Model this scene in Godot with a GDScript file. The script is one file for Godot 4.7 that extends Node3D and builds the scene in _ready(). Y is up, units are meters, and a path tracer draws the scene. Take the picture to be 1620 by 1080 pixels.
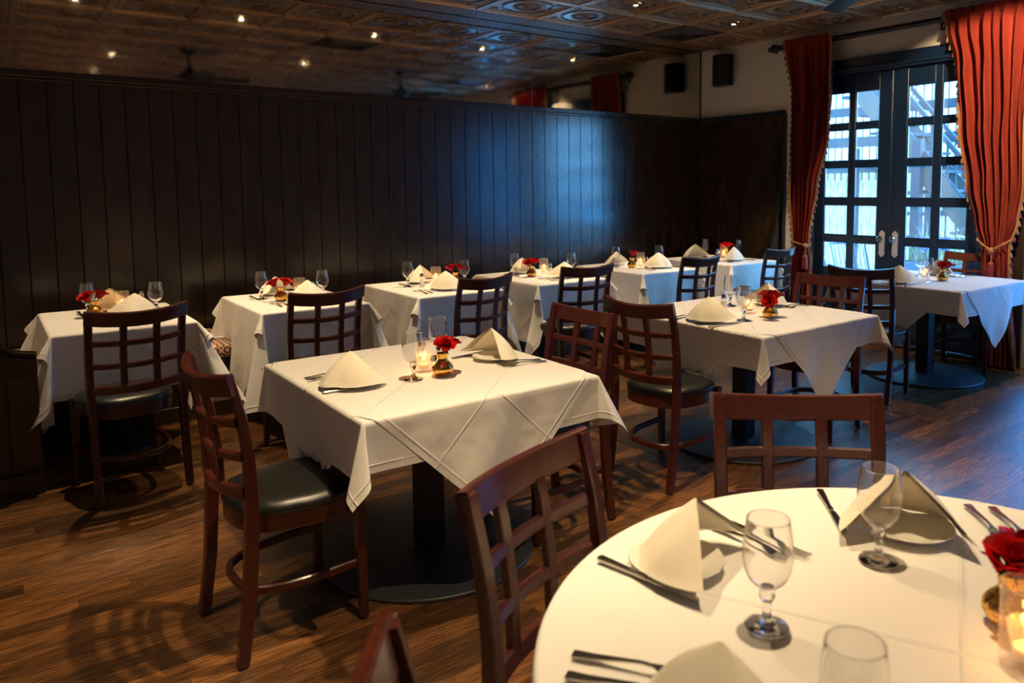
extends Node3D
# A restaurant dining room: dark panelled wall with a mirror above, banquette, white-clothed tables, French doors to a patio.
# Metres, y up. The camera stands at x 0, z 0; the panelled wall is the plane z = ZW, the door wall the plane x = XD.

const T := 0.762      # table top
const ZW := -6.13     # back wall
const XD := 6.7       # door wall
const HC := 3.04      # ceiling
const XL := -0.34     # left wall of the alcove

var counts := {}
var M := {}
var rng := RandomNumberGenerator.new()


func _ready() -> void:
	rng.seed = 7
	setup_camera_and_light()
	make_materials()
	build_room()
	build_outside()
	build_banquette()
	build_door_wall()
	build_ceiling_things()
	build_tables()
	build_chairs()
	build_settings()


func setup_camera_and_light() -> void:
	var cam := Camera3D.new()
	cam.name = "camera"
	var yaw := -0.6571759
	var pitch := -0.0861032
	var roll := -0.0067058
	cam.transform = Transform3D(Basis(Vector3.UP, yaw) * Basis(Vector3.RIGHT, pitch) * Basis(Vector3.BACK, roll), Vector3(0, 1.5, 0))
	var near := 0.05
	var f := 1205.166
	var at := CameraAttributesPhysical.new()
	at.frustum_focal_length = 27.0
	at.frustum_focus_distance = 3.4
	at.frustum_near = near
	at.frustum_far = 200.0
	at.exposure_aperture = 3.6
	cam.attributes = at
	cam.projection = Camera3D.PROJECTION_FRUSTUM
	cam.keep_aspect = Camera3D.KEEP_HEIGHT
	cam.near = near
	cam.far = 200.0
	cam.size = 1080.0 / f * near
	cam.frustum_offset = Vector2((810.0 - 899.9) / f * near, (400.9 - 540.0) / f * near)
	add_child(cam)
	cam.current = true

	var env := Environment.new()
	var skm := ProceduralSkyMaterial.new()
	skm.sky_top_color = Color(0.40, 0.71, 0.95)
	skm.sky_horizon_color = Color(0.64, 0.88, 0.99)
	skm.ground_horizon_color = Color(0.60, 0.70, 0.80)
	skm.ground_bottom_color = Color(0.35, 0.4, 0.45)
	skm.sky_energy_multiplier = SKY_E
	skm.ground_energy_multiplier = 0.6
	var sky := Sky.new()
	sky.sky_material = skm
	env.background_mode = Environment.BG_SKY
	env.sky = sky
	env.tonemap_mode = Environment.TONE_MAPPER_LINEAR
	env.tonemap_exposure = 1.14
	env.sdfgi_enabled = true
	env.ssao_enabled = true
	env.ssil_enabled = true
	var we := WorldEnvironment.new()
	we.name = "world_environment"
	we.environment = env
	add_child(we)

	# area light at an unseen window, placed to light floor and cloths at right
	for s in [[-1.85, 1.5, 2.1, DAY_E]]:
		var a := AreaLight3D.new()
		a.name = "unseen_window_light"
		a.area_size = Vector2(s[1], s[2])
		a.light_color = Color(0.17, 0.61, 1.0)
		a.light_energy = s[3]
		a.area_range = 14.0
		a.area_attenuation = 2.0
		a.shadow_enabled = true
		a.position = Vector3(XD - 0.012, 1.35, s[0])
		a.rotation.y = PI / 2
		add_child(a)
	# unseen patio area light, placed to light boards and cloths through the doors
	var o := AreaLight3D.new()
	o.name = "unseen_patio_light"
	o.area_size = Vector2(3.0, 2.6)
	o.light_color = Color(0.24, 0.65, 1.0)
	o.light_energy = PATIO_E
	o.area_range = 20.0
	o.area_attenuation = 2.0
	o.shadow_enabled = true
	o.transform = Transform3D(Basis.looking_at((Vector3(6.7, 1.3, -3.8) - Vector3(10.9, 1.9, 0.5)).normalized()), Vector3(10.9, 1.9, 0.5))
	add_child(o)

const SKY_E := 3.6
const DAY_E := 4.2
const PATIO_E := 80.0
const SPOT_E := 5.2

# ---------------------------------------------------------------- mesh building

class MB:
	var v := PackedVector3Array()
	var n := PackedVector3Array()
	var t := PackedVector2Array()
	var ix := PackedInt32Array()

	func tri3(a: Vector3, b: Vector3, c: Vector3, out: Vector3, ua := Vector2.ZERO, ub := Vector2.ZERO, uc := Vector2.ZERO) -> void:
		var g := (b - a).cross(c - a)
		var nn := g.normalized()
		if g.dot(out) < 0:
			nn = -nn
		var k := v.size()
		v.append_array(PackedVector3Array([a, b, c]))
		n.append_array(PackedVector3Array([nn, nn, nn]))
		t.append_array(PackedVector2Array([ua, ub, uc]))
		if g.dot(out) > 0:
			ix.append_array(PackedInt32Array([k, k + 2, k + 1]))
		else:
			ix.append_array(PackedInt32Array([k, k + 1, k + 2]))

	func quad(a: Vector3, b: Vector3, c: Vector3, d: Vector3, out: Vector3, uvs: Array = []) -> void:
		var g := (c - a).cross(d - b)
		var nn := g.normalized()
		if g.dot(out) < 0:
			nn = -nn
		var k := v.size()
		v.append_array(PackedVector3Array([a, b, c, d]))
		n.append_array(PackedVector3Array([nn, nn, nn, nn]))
		if uvs.size() == 4:
			t.append_array(PackedVector2Array(uvs))
		else:
			t.append_array(PackedVector2Array([Vector2(0, 0), Vector2(1, 0), Vector2(1, 1), Vector2(0, 1)]))
		if g.dot(out) > 0:
			ix.append_array(PackedInt32Array([k, k + 2, k + 1, k, k + 3, k + 2]))
		else:
			ix.append_array(PackedInt32Array([k, k + 1, k + 2, k, k + 2, k + 3]))

	# rows of points; wrap: the last row repeats the first. flip turns the normals round.
	func grid(p: Array, flip := false, wrap := false, us := 1.0, vs := 1.0, uvs: Array = []) -> void:
		var m := p.size()
		var w: int = p[0].size()
		var k := v.size()
		for i in m:
			var row: PackedVector3Array = p[i]
			var i0 := i - 1
			var i1 := i + 1
			if wrap:
				if i0 < 0: i0 = m - 2
				if i1 > m - 1: i1 = 1
			else:
				i0 = maxi(i0, 0)
				i1 = mini(i1, m - 1)
			var ra: PackedVector3Array = p[i0]
			var rb: PackedVector3Array = p[i1]
			for j in w:
				var j0 := maxi(j - 1, 0)
				var j1 := mini(j + 1, w - 1)
				var du := rb[j] - ra[j]
				var dv := row[j1] - row[j0]
				if du.length_squared() < 1e-14:
					du = rb[j1] - ra[j1]
					if du.length_squared() < 1e-14:
						du = rb[j0] - ra[j0]
				var nn := du.cross(dv).normalized()
				v.append(row[j])
				n.append(-nn if flip else nn)
				if uvs.is_empty():
					t.append(Vector2(us * j / maxf(1, w - 1), vs * i / maxf(1, m - 1)))
			if not uvs.is_empty():
				t.append_array(uvs[i])
		for i in m - 1:
			for j in w - 1:
				var a := k + i * w + j
				var b := a + w
				if flip:
					ix.append_array(PackedInt32Array([a, b, a + 1, b, b + 1, a + 1]))
				else:
					ix.append_array(PackedInt32Array([a, a + 1, b, b, a + 1, b + 1]))

	# chamfered box; u runs along its longest side, in metres
	func box(c: Vector3, s: Vector3, ch := 0.0, bs := Basis(), uo := Vector2.ZERO) -> void:
		var h := s * 0.5
		var la := 0
		if s.y > s[la]: la = 1
		if s.z > s[la]: la = 2
		for a in 3:
			var b := (a + 1) % 3
			var d := (a + 2) % 3
			for sg in [-1.0, 1.0]:
				var q := []
				var uv := []
				for e in [[-1, -1], [1, -1], [1, 1], [-1, 1]]:
					var p := Vector3.ZERO
					p[a] = sg * h[a]
					p[b] = e[0] * (h[b] - ch)
					p[d] = e[1] * (h[d] - ch)
					q.append(c + bs * p)
					var lu := p[la] if la != a else p[b]
					var lv := p[d] if la == b else p[b]
					if la == a: lv = p[d]
					uv.append(Vector2(lu, lv) + uo)
				var o := Vector3.ZERO
				o[a] = sg
				quad(q[0], q[1], q[2], q[3], bs * o, uv)
		if ch <= 0: return
		for a in 3:
			var b := (a + 1) % 3
			var d := (a + 2) % 3
			for sb in [-1.0, 1.0]:
				for sd in [-1.0, 1.0]:
					var q := []
					var uv := []
					for e in [[-1, 0], [1, 0], [1, 1], [-1, 1]]:
						var p := Vector3.ZERO
						p[a] = e[0] * (h[a] - ch)
						p[b] = sb * (h[b] - (ch if e[1] == 0 else 0.0))
						p[d] = sd * (h[d] - (0.0 if e[1] == 0 else ch))
						q.append(c + bs * p)
						uv.append(Vector2(p[la], p[b] if la != b else p[d]) + uo)
					var o := Vector3.ZERO
					o[b] = sb
					o[d] = sd
					quad(q[0], q[1], q[2], q[3], bs * o, uv)
		for sx in [-1.0, 1.0]:
			for sy in [-1.0, 1.0]:
				for sz in [-1.0, 1.0]:
					tri3(c + bs * Vector3(sx * h.x, sy * (h.y - ch), sz * (h.z - ch)), c + bs * Vector3(sx * (h.x - ch), sy * h.y, sz * (h.z - ch)), c + bs * Vector3(sx * (h.x - ch), sy * (h.y - ch), sz * h.z), bs * Vector3(sx, sy, sz))

	# profile of (radius, height) from the bottom up on the outside
	func lathe(pr: PackedVector2Array, seg := 24, c := Vector3.ZERO, flip := true, flute := 0.0, nf := 12) -> void:
		var p := []
		for i in seg + 1:
			var a := TAU * (i % seg) / seg
			var row := PackedVector3Array()
			for q in pr:
				var r := q.x * (1.0 + flute * cos(a * nf))
				row.append(c + Vector3(cos(a) * r, q.y, sin(a) * r))
			p.append(row)
		grid(p, flip, true, 1.0, 1.0)

	# rectangular bar with chamfered edges swept along a path; r and u are the section's axes at each point
	func bar(path: PackedVector3Array, r: Array, u: Array, w: Array, h: Array, ch := 0.003) -> void:
		var m := path.size()
		var secs := []
		for i in m:
			var rr: Vector3 = r[i % r.size()]
			var uu: Vector3 = u[i % u.size()]
			var ww: float = w[i % w.size()]
			var hh: float = h[i % h.size()]
			var c := minf(ch, minf(ww, hh) * 0.8)
			var s := PackedVector3Array()
			for e in [[ww - c, hh], [ww, hh - c], [ww, -hh + c], [ww - c, -hh], [-ww + c, -hh], [-ww, -hh + c], [-ww, hh - c], [-ww + c, hh]]:
				s.append(path[i] + rr * e[0] + uu * e[1])
			secs.append(s)
		for k in 8:
			var rows := []
			for i in m:
				var s: PackedVector3Array = secs[i]
				rows.append(PackedVector3Array([s[k], s[(k + 1) % 8]]))
			var mid := m / 2
			var i1 := mini(mid + 1, m - 1)
			var i0 := i1 - 1
			var du: Vector3 = rows[i1][0] - rows[i0][0]
			var dv: Vector3 = rows[i0][1] - rows[i0][0]
			var away: Vector3 = (rows[i0][0] + rows[i0][1]) * 0.5 - path[i0]
			grid(rows, du.cross(dv).dot(away) < 0)
		for e in [0, m - 1]:
			var s: PackedVector3Array = secs[e]
			var out := path[0] - path[1] if e == 0 else path[m - 1] - path[m - 2]
			for k in 6:
				tri3(s[0], s[k + 1], s[k + 2], out)

	# round tube along a path
	func tube(path: PackedVector3Array, rad: Array, seg := 8, caps := true) -> void:
		var m := path.size()
		var p := []
		for s in seg + 1:
			p.append(PackedVector3Array())
		var up := Vector3(0.31, 0.87, 0.38)
		var axes := []
		for i in m:
			var d := (path[mini(i + 1, m - 1)] - path[maxi(i - 1, 0)]).normalized()
			var a := (up - d * up.dot(d)).normalized()
			if i > 0: a = (axes[i - 1] - d * axes[i - 1].dot(d)).normalized()
			axes.append(a)
			var b := d.cross(a)
			for s in seg + 1:
				var an := TAU * (s % seg) / seg
				p[s].append(path[i] + (a * cos(an) + b * sin(an)) * rad[i % rad.size()])
		grid(p, true, true)
		if caps:
			for e in [0, m - 1]:
				var out := path[0] - path[1] if e == 0 else path[m - 1] - path[m - 2]
				for s in seg:
					tri3(path[e], p[s][e], p[s + 1][e], out)

	# flat outline (x, y) pushed from z0 to z1, both faces and the edge
	func slab(poly: PackedVector2Array, z0: float, z1: float, xf := Transform3D()) -> void:
		var tr := Geometry2D.triangulate_polygon(poly)
		for k in range(0, tr.size(), 3):
			for e in [[z0, -1.0], [z1, 1.0]]:
				var q := []
				for m in 3: q.append(xf * Vector3(poly[tr[k + m]].x, poly[tr[k + m]].y, e[0]))
				tri3(q[0], q[1], q[2], xf.basis * Vector3(0, 0, e[1]), poly[tr[k]], poly[tr[k + 1]], poly[tr[k + 2]])
		var area := 0.0
		for i in poly.size():
			area += poly[i].cross(poly[(i + 1) % poly.size()])
		for i in poly.size():
			var a := poly[i]
			var b := poly[(i + 1) % poly.size()]
			var d := b - a
			var o := Vector3(d.y, -d.x, 0) * signf(area)
			quad(xf * Vector3(a.x, a.y, z0), xf * Vector3(b.x, b.y, z0), xf * Vector3(b.x, b.y, z1), xf * Vector3(a.x, a.y, z1), xf.basis * o)

	func mesh() -> ArrayMesh:
		var arr := []
		arr.resize(Mesh.ARRAY_MAX)
		arr[Mesh.ARRAY_VERTEX] = v
		arr[Mesh.ARRAY_NORMAL] = n
		arr[Mesh.ARRAY_TEX_UV] = t
		arr[Mesh.ARRAY_INDEX] = ix
		var am := ArrayMesh.new()
		am.add_surface_from_arrays(Mesh.PRIMITIVE_TRIANGLES, arr)
		return am


func numbered(called: String) -> String:
	var k: int = counts.get(called, 0)
	counts[called] = k + 1
	return called if k == 0 else "%s_%03d" % [called, k]


func obj(called: String, b: MB, m: Material, parent: Node = null) -> MeshInstance3D:
	return put_mesh(called, b.mesh(), m, parent)


func put_mesh(called: String, mesh: Mesh, m: Material, parent: Node = null) -> MeshInstance3D:
	var o := MeshInstance3D.new()
	o.mesh = mesh
	o.material_override = null
	o.set_surface_override_material(0, m)
	o.cast_shadow = GeometryInstance3D.SHADOW_CASTING_SETTING_ON
	if parent == null:
		o.name = numbered(called)
		add_child(o, true)
	else:
		o.name = called
		parent.add_child(o, true)
	return o


func tag(o: Node, label: String, category: String, group := "") -> Node:
	o.set_meta("label", label)
	o.set_meta("category", category)
	if group: o.set_meta("group", group)
	return o


func thing(called: String, label: String, category: String, at := Vector3.ZERO, turn := 0.0, group := "") -> Node3D:
	var o := Node3D.new()
	o.name = numbered(called)
	add_child(o, true)
	o.position = at
	o.rotation.y = turn
	tag(o, label, category, group)
	return o


func dup(src: Node3D, at: Vector3, turn: float, label: String, group := "") -> Node3D:
	var o: Node3D = src.duplicate()
	var nm := String(src.get_meta("kind_name"))
	o.name = numbered(nm)
	add_child(o, true)
	o.position = at
	o.rotation = Vector3(0, turn, 0)
	o.set_meta("label", label)
	if group: o.set_meta("group", group)
	o.remove_meta("kind_name")
	return o


# the first copy of a kind is the prototype itself
var used := {}
func place(src: Node3D, at: Vector3, turn: float, label: String, group := "") -> Node3D:
	if not used.has(src):
		used[src] = true
		src.position = at
		src.rotation = Vector3(0, turn, 0)
		src.set_meta("label", label)
		if group: src.set_meta("group", group)
		return src
	return dup(src, at, turn, label, group)


func proto(called: String, category: String) -> Node3D:
	var t := thing(called, called, category)
	t.set_meta("kind_name", called)
	return t


func struct(called: String, b: MB, m: Material) -> MeshInstance3D:
	var o := obj(called, b, m)
	o.set_meta("kind", "structure")
	return o


# ---------------------------------------------------------------- materials

func noise(freq: float, type := FastNoiseLite.TYPE_SIMPLEX_SMOOTH, oct := 4, sd := 1) -> FastNoiseLite:
	var f := FastNoiseLite.new()
	f.noise_type = type
	f.frequency = freq
	f.fractal_octaves = oct
	f.seed = sd
	return f


func ntex(f: FastNoiseLite, cols: Array, offs: Array, w := 512, h := 512) -> NoiseTexture2D:
	var tx := NoiseTexture2D.new()
	tx.width = w
	tx.height = h
	tx.seamless = true
	tx.noise = f
	var g := Gradient.new()
	g.offsets = PackedFloat32Array(offs)
	g.colors = PackedColorArray(cols)
	tx.color_ramp = g
	return tx


func mat(called: String, c: Color, rough := 0.6, metal := 0.0, spec := 0.5) -> StandardMaterial3D:
	var m := StandardMaterial3D.new()
	m.resource_name = called
	m.albedo_color = c
	m.roughness = rough
	m.metallic = metal
	m.metallic_specular = spec
	M[called] = m
	return m


func pane(called: String, c: Color, alpha: float, rough := 0.0) -> StandardMaterial3D:
	var m := mat(called, Color(c.r, c.g, c.b, alpha), rough)
	m.transparency = BaseMaterial3D.TRANSPARENCY_ALPHA
	m.cull_mode = BaseMaterial3D.CULL_DISABLED
	return m


func solid_glass(called: String) -> StandardMaterial3D:
	var m := mat(called, Color(1, 1, 1, 0.0), 0.0)
	m.refraction_enabled = true
	m.refraction_scale = 0.05
	return m


func make_materials() -> void:
	var grain := ntex(noise(0.012, FastNoiseLite.TYPE_SIMPLEX_SMOOTH, 5, 3), [Color(0.58, 0.56, 0.54), Color(0.80, 0.78, 0.75), Color(1, 0.97, 0.93)], [0.15, 0.5, 0.9])
	var grain_h := ntex(noise(0.03, FastNoiseLite.TYPE_SIMPLEX_SMOOTH, 5, 5), [Color.BLACK, Color.WHITE], [0.2, 0.8])
	var tones := [Color(0.52, 0.355, 0.20), Color(0.42, 0.285, 0.165), Color(0.58, 0.40, 0.23), Color(0.36, 0.245, 0.145), Color(0.47, 0.325, 0.19), Color(0.55, 0.375, 0.21)]
	for k in tones.size():
		var m := mat("floor_oak_%d" % k, tones[k], 0.25, 0.0, 0.75)
		m.albedo_texture = grain
		m.uv1_scale = Vector3(0.8, 12.0, 1.0)
		m.heightmap_enabled = true
		m.heightmap_texture = grain_h
		m.heightmap_scale = 0.05
	mat("floor_gap", Color(0.06, 0.04, 0.03), 0.8)

	var mah := ntex(noise(0.02, FastNoiseLite.TYPE_SIMPLEX_SMOOTH, 4, 9), [Color(0.62, 0.55, 0.5), Color(1, 1, 1)], [0.3, 0.75])
	for e in [["mahogany_upright", Vector3(30, 4, 30)], ["mahogany_across", Vector3(4, 30, 30)]]:
		var m := mat(e[0], Color(0.34, 0.140, 0.068), 0.32, 0.0, 0.5)
		m.albedo_texture = mah
		m.uv1_triplanar = true
		m.uv1_scale = e[1]
		m.clearcoat_enabled = true
		m.clearcoat = 0.35
		m.clearcoat_roughness = 0.18
	var vin := mat("black_vinyl", Color(0.085, 0.095, 0.085), 0.36, 0.0, 0.6)
	vin.heightmap_enabled = true
	vin.heightmap_texture = ntex(noise(0.25, FastNoiseLite.TYPE_CELLULAR, 2, 4), [Color.BLACK, Color.WHITE], [0.1, 0.9], 256, 256)
	vin.heightmap_scale = 0.02
	vin.uv1_triplanar = true
	vin.uv1_scale = Vector3(6, 6, 6)
	mat("rubber", Color(0.03, 0.03, 0.03), 0.7)

	# panelling: near-black satin paint
	var pn := mat("dark_panel", Color(0.205, 0.15, 0.105), 0.21, 0.0, 0.5)
	pn.albedo_texture = ntex(noise(0.01, FastNoiseLite.TYPE_SIMPLEX_SMOOTH, 4, 12), [Color(0.92, 0.92, 0.92), Color(1, 1, 1)], [0.3, 0.7])
	pn.uv1_triplanar = true
	pn.uv1_world_triplanar = true
	pn.uv1_scale = Vector3(1.5, 0.5, 1.5)
	pn.clearcoat_enabled = true
	pn.clearcoat = 0.2
	pn.clearcoat_roughness = 0.22
	mat("panel_gap", Color(0.03, 0.025, 0.02), 0.8)
	mat("gloss_rim", Color(0.10, 0.085, 0.07), 0.15, 0.0, 0.9)
	mat("door_paint", Color(0.05, 0.135, 0.24), 0.32, 0.0, 0.6)  # daylight haze is mixed into this blue; the paint itself is near black
	var pl := mat("wall_plaster", Color(0.84, 0.81, 0.76), 0.85)
	pl.heightmap_enabled = true
	pl.heightmap_texture = ntex(noise(0.08, FastNoiseLite.TYPE_SIMPLEX_SMOOTH, 3, 2), [Color.BLACK, Color.WHITE], [0.2, 0.8], 256, 256)
	pl.heightmap_scale = 0.05
	pl.uv1_triplanar = true
	pl.uv1_scale = Vector3(2, 2, 2)

	var mir := mat("antique_mirror", Color(0.80, 0.77, 0.72), 0.05, 1.0)
	var mn := noise(0.022, FastNoiseLite.TYPE_CELLULAR, 4, 21)
	mn.cellular_return_type = FastNoiseLite.RETURN_DISTANCE2_SUB
	mn.domain_warp_enabled = true
	mn.domain_warp_amplitude = 40.0
	mn.domain_warp_frequency = 0.02
	mir.albedo_texture = ntex(mn, [Color(0.50, 0.46, 0.40), Color(0.86, 0.84, 0.80), Color(1, 1, 1)], [0.01, 0.07, 0.16], 1024, 1024)
	mir.uv1_triplanar = true
	mir.uv1_scale = Vector3(0.9, 0.9, 0.9)
	mat("mirror_seam", Color(0.5, 0.48, 0.44), 0.3, 0.6)

	# ceiling: stamped tin in dark bronze
	var stamp := tin_stamp()
	var tin := mat("bronze_tin", Color(0.95, 0.95, 0.95), 0.28, 0.42, 0.8)
	tin.albedo_texture = ImageTexture.create_from_image(stamp[1])
	tin.heightmap_enabled = true
	tin.heightmap_texture = ImageTexture.create_from_image(stamp[0])
	tin.heightmap_scale = 1.2
	var tb := mat("bronze_tin_border", Color(0.95, 0.95, 0.95), 0.34, 0.55, 0.7)
	tb.albedo_texture = ntex(noise(0.06, FastNoiseLite.TYPE_CELLULAR, 3, 8), [Color(0.2, 0.15, 0.11), Color(0.70, 0.57, 0.43)], [0.2, 0.6], 256, 256)
	tb.heightmap_enabled = true
	tb.heightmap_texture = ntex(noise(0.06, FastNoiseLite.TYPE_CELLULAR, 3, 8), [Color.BLACK, Color.WHITE], [0.1, 0.9], 256, 256)
	tb.heightmap_scale = 0.9
	tb.uv1_triplanar = true
	tb.uv1_scale = Vector3(3, 3, 3)
	mat("vent_paint", Color(0.30, 0.27, 0.24), 0.45)
	mat("vent_dark", Color(0.03, 0.03, 0.03), 0.8)

	# linen
	for e in [["linen_over", 0.16], ["linen_under", 0.12]]:
		var m := mat(e[0], Color(0.90, 0.89, 0.87), 0.88, 0.0, 0.25)
		m.heightmap_enabled = true
		m.heightmap_texture = cloth_relief() if not M.has("relief") else M["relief"]
		M["relief"] = m.heightmap_texture
		m.heightmap_scale = e[1] * 3.0
		m.rim_enabled = true
		m.rim = 0.2
	var nap := mat("napkin_linen", Color(0.93, 0.90, 0.82), 0.88, 0.0, 0.25)
	nap.rim_enabled = true
	nap.rim = 0.2
	mat("porcelain", Color(0.90, 0.89, 0.85), 0.12, 0.0, 0.5)
	mat("steel", Color(0.70, 0.68, 0.65), 0.16, 1.0)
	mat("chrome", Color(0.78, 0.78, 0.78), 0.08, 1.0)
	pane("bowl_glass", Color(0.96, 0.98, 0.98), 0.05)
	pane("hurricane_glass", Color(0.98, 0.97, 0.95), 0.06)
	pane("window_glass", Color(0.95, 0.98, 1.0), 0.06)
	solid_glass("crystal")
	mat("wax", Color(0.95, 0.86, 0.68), 0.5)
	var fl := mat("candle_flame", Color(1, 0.8, 0.5), 0.8)
	fl.emission_enabled = true
	fl.emission = Color(1.0, 0.72, 0.36)
	fl.emission_energy_multiplier = 5.0
	mat("wick", Color(0.05, 0.04, 0.03), 0.9)
	mat("salt", Color(0.92, 0.90, 0.85), 0.9)
	var gold := mat("mercury_gold", Color(0.95, 0.74, 0.40), 0.22, 0.95)
	gold.albedo_texture = ntex(noise(0.06, FastNoiseLite.TYPE_CELLULAR, 3, 31), [Color(0.65, 0.6, 0.55), Color(1, 1, 1)], [0.1, 0.5], 256, 256)
	gold.uv1_scale = Vector3(2, 2, 1)
	var rose := mat("rose_petal", Color(0.74, 0.02, 0.045), 0.55, 0.0, 0.3)
	rose.backlight_enabled = true
	rose.backlight = Color(0.35, 0.0, 0.01)
	rose.cull_mode = BaseMaterial3D.CULL_DISABLED
	var rd := mat("rose_petal_deep", Color(0.55, 0.01, 0.03), 0.55, 0.0, 0.3)
	rd.cull_mode = BaseMaterial3D.CULL_DISABLED
	mat("leaf_green", Color(0.16, 0.30, 0.09), 0.5)

	mat("table_black", Color(0.05, 0.05, 0.052), 0.5)
	var bl := mat("base_plate_black", Color(0.18, 0.19, 0.20), 0.48, 0.0, 0.7)
	bl.heightmap_enabled = true
	bl.heightmap_texture = grain_h
	bl.heightmap_scale = 0.02
	mat("laminate", Color(0.25, 0.18, 0.13), 0.5)

	var vel := mat("red_velvet", Color(0.50, 0.17, 0.125), 0.8, 0.0, 0.25)
	vel.rim_enabled = true
	vel.rim = 0.25
	vel.rim_tint = 0.7
	vel.backlight_enabled = true
	vel.backlight = Color(0.12, 0.01, 0.01)
	vel.cull_mode = BaseMaterial3D.CULL_DISABLED
	vel.heightmap_enabled = true
	vel.heightmap_texture = grain_h
	vel.heightmap_scale = 0.05
	mat("fringe_gold", Color(0.56, 0.38, 0.20), 0.7)
	mat("fringe_red", Color(0.50, 0.10, 0.10), 0.7)
	mat("rope_gold", Color(0.55, 0.37, 0.20), 0.7)
	mat("black_iron", Color(0.045, 0.045, 0.05), 0.4)
	mat("speaker_black", Color(0.03, 0.03, 0.032), 0.55)
	mat("nickel", Color(0.78, 0.77, 0.80), 0.30, 0.45)
	var lens := mat("lamp_glow", Color(1, 0.95, 0.85), 0.5)
	lens.emission_enabled = true
	lens.emission = Color(1.0, 0.90, 0.72)
	lens.emission_energy_multiplier = 120.0
	mat("lamp_trim", Color(0.35, 0.30, 0.25), 0.4, 0.5)

	var fab := mat("bench_fabric", Color(1, 1, 1), 0.85)
	fab.albedo_texture = ImageTexture.create_from_image(link_pattern())
	fab.uv1_triplanar = true
	fab.uv1_world_triplanar = true
	fab.uv1_scale = Vector3(13.0, 13.0, 13.0)

	# outside
	var fw := mat("fence_wood", Color(0.84, 0.70, 0.55), 0.8)
	fw.albedo_texture = ntex(noise(0.02, FastNoiseLite.TYPE_SIMPLEX_SMOOTH, 4, 41), [Color(0.75, 0.74, 0.73), Color(1, 1, 1)], [0.3, 0.7], 256, 256)
	fw.uv1_triplanar = true
	fw.uv1_world_triplanar = true
	fw.uv1_scale = Vector3(4, 0.6, 4)
	mat("stair_steel", Color(0.13, 0.19, 0.25), 0.5, 0.0, 0.5)
	mat("stair_rust", Color(0.36, 0.30, 0.28), 0.6)
	var bd := mat("light_blocker_cloth", Color(0.75, 0.72, 0.66), 0.9)
	bd.cull_mode = BaseMaterial3D.CULL_DISABLED
	mat("concrete", Color(0.55, 0.54, 0.52), 0.9)
	mat("siding", Color(0.86, 0.87, 0.88), 0.8)
	mat("patio_blue", Color(0.12, 0.33, 0.52), 0.5)
	mat("patio_metal", Color(0.25, 0.38, 0.50), 0.4, 0.4)
	mat("planter", Color(0.20, 0.33, 0.42), 0.7)
	var gr := mat("grass_blade", Color(0.42, 0.55, 0.25), 0.7)
	gr.cull_mode = BaseMaterial3D.CULL_DISABLED
	var gp := mat("grass_pale", Color(0.70, 0.66, 0.55), 0.7)
	gp.cull_mode = BaseMaterial3D.CULL_DISABLED
	mat("flower_blue", Color(0.22, 0.26, 0.72), 0.6)
	mat("soil", Color(0.14, 0.10, 0.08), 0.9)


# stamped rosette with beads and scrolls: relief, and the bronze finish with dark patina left in the lines
func tin_stamp() -> Array:
	var n := 320
	var im := Image.create(n, n, false, Image.FORMAT_L8)
	var co := Image.create(n, n, false, Image.FORMAT_RGB8)
	var sc := noise(0.035, FastNoiseLite.TYPE_SIMPLEX, 2, 55)
	var bronze := Color(0.82, 0.67, 0.50)
	var dark := Color(0.17, 0.125, 0.09)
	for y in n:
		for x in n:
			var p := Vector2(x + 0.5, y + 0.5) / n * 2.0 - Vector2.ONE
			var r := p.length()
			var a := p.angle()
			var e := maxf(absf(p.x), absf(p.y))
			var h := 0.4
			var ink := 0.0
			# scrolls, mirrored into the four corners
			var s := sc.get_noise_2d(absf(p.x) * 160.0 + 7.0, absf(p.y) * 160.0 + 31.0) + sc.get_noise_2d(absf(p.y) * 160.0 + 7.0, absf(p.x) * 160.0 + 31.0)
			if e > 0.965:
				h = 0.75
			elif e > 0.86:
				var q := p.y if absf(p.x) > absf(p.y) else p.x
				var bead := maxf(0.0, cos(q * 62.0)) * maxf(0.0, 1.0 - absf(e - 0.91) * 28.0)
				h = 0.35 + 0.5 * bead
				ink = 0.85 - 0.8 * bead
			elif r < 0.16:
				h = 0.45 + 0.45 * absf(cos(a * 4.0)) * (1.0 - r / 0.16)
				ink = 0.7 * (1.0 - absf(cos(a * 4.0)))
			elif r < 0.24:
				h = 0.4
				ink = 0.15
			elif r < 0.34:
				var bead := maxf(0.0, cos(a * 30.0)) * maxf(0.0, 1.0 - absf(r - 0.29) * 24.0)
				h = 0.35 + 0.5 * bead
				ink = 0.9 - 0.85 * bead
			elif r < 0.66 + 0.05 * cos(a * 8.0):
				h = 0.32 + 0.10 * sin((r - 0.34) * 10.0)
				ink = 0.12
				if r > 0.60 + 0.05 * cos(a * 8.0): ink = 0.8
			else:
				var l := 1.0 - smoothstep(0.05, 0.22, absf(s))
				h = 0.55 - 0.35 * l
				ink = 0.15 + 0.75 * l
			im.set_pixel(x, y, Color(h, h, h))
			co.set_pixel(x, y, bronze.lerp(dark, ink))
	return [im, co]


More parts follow.
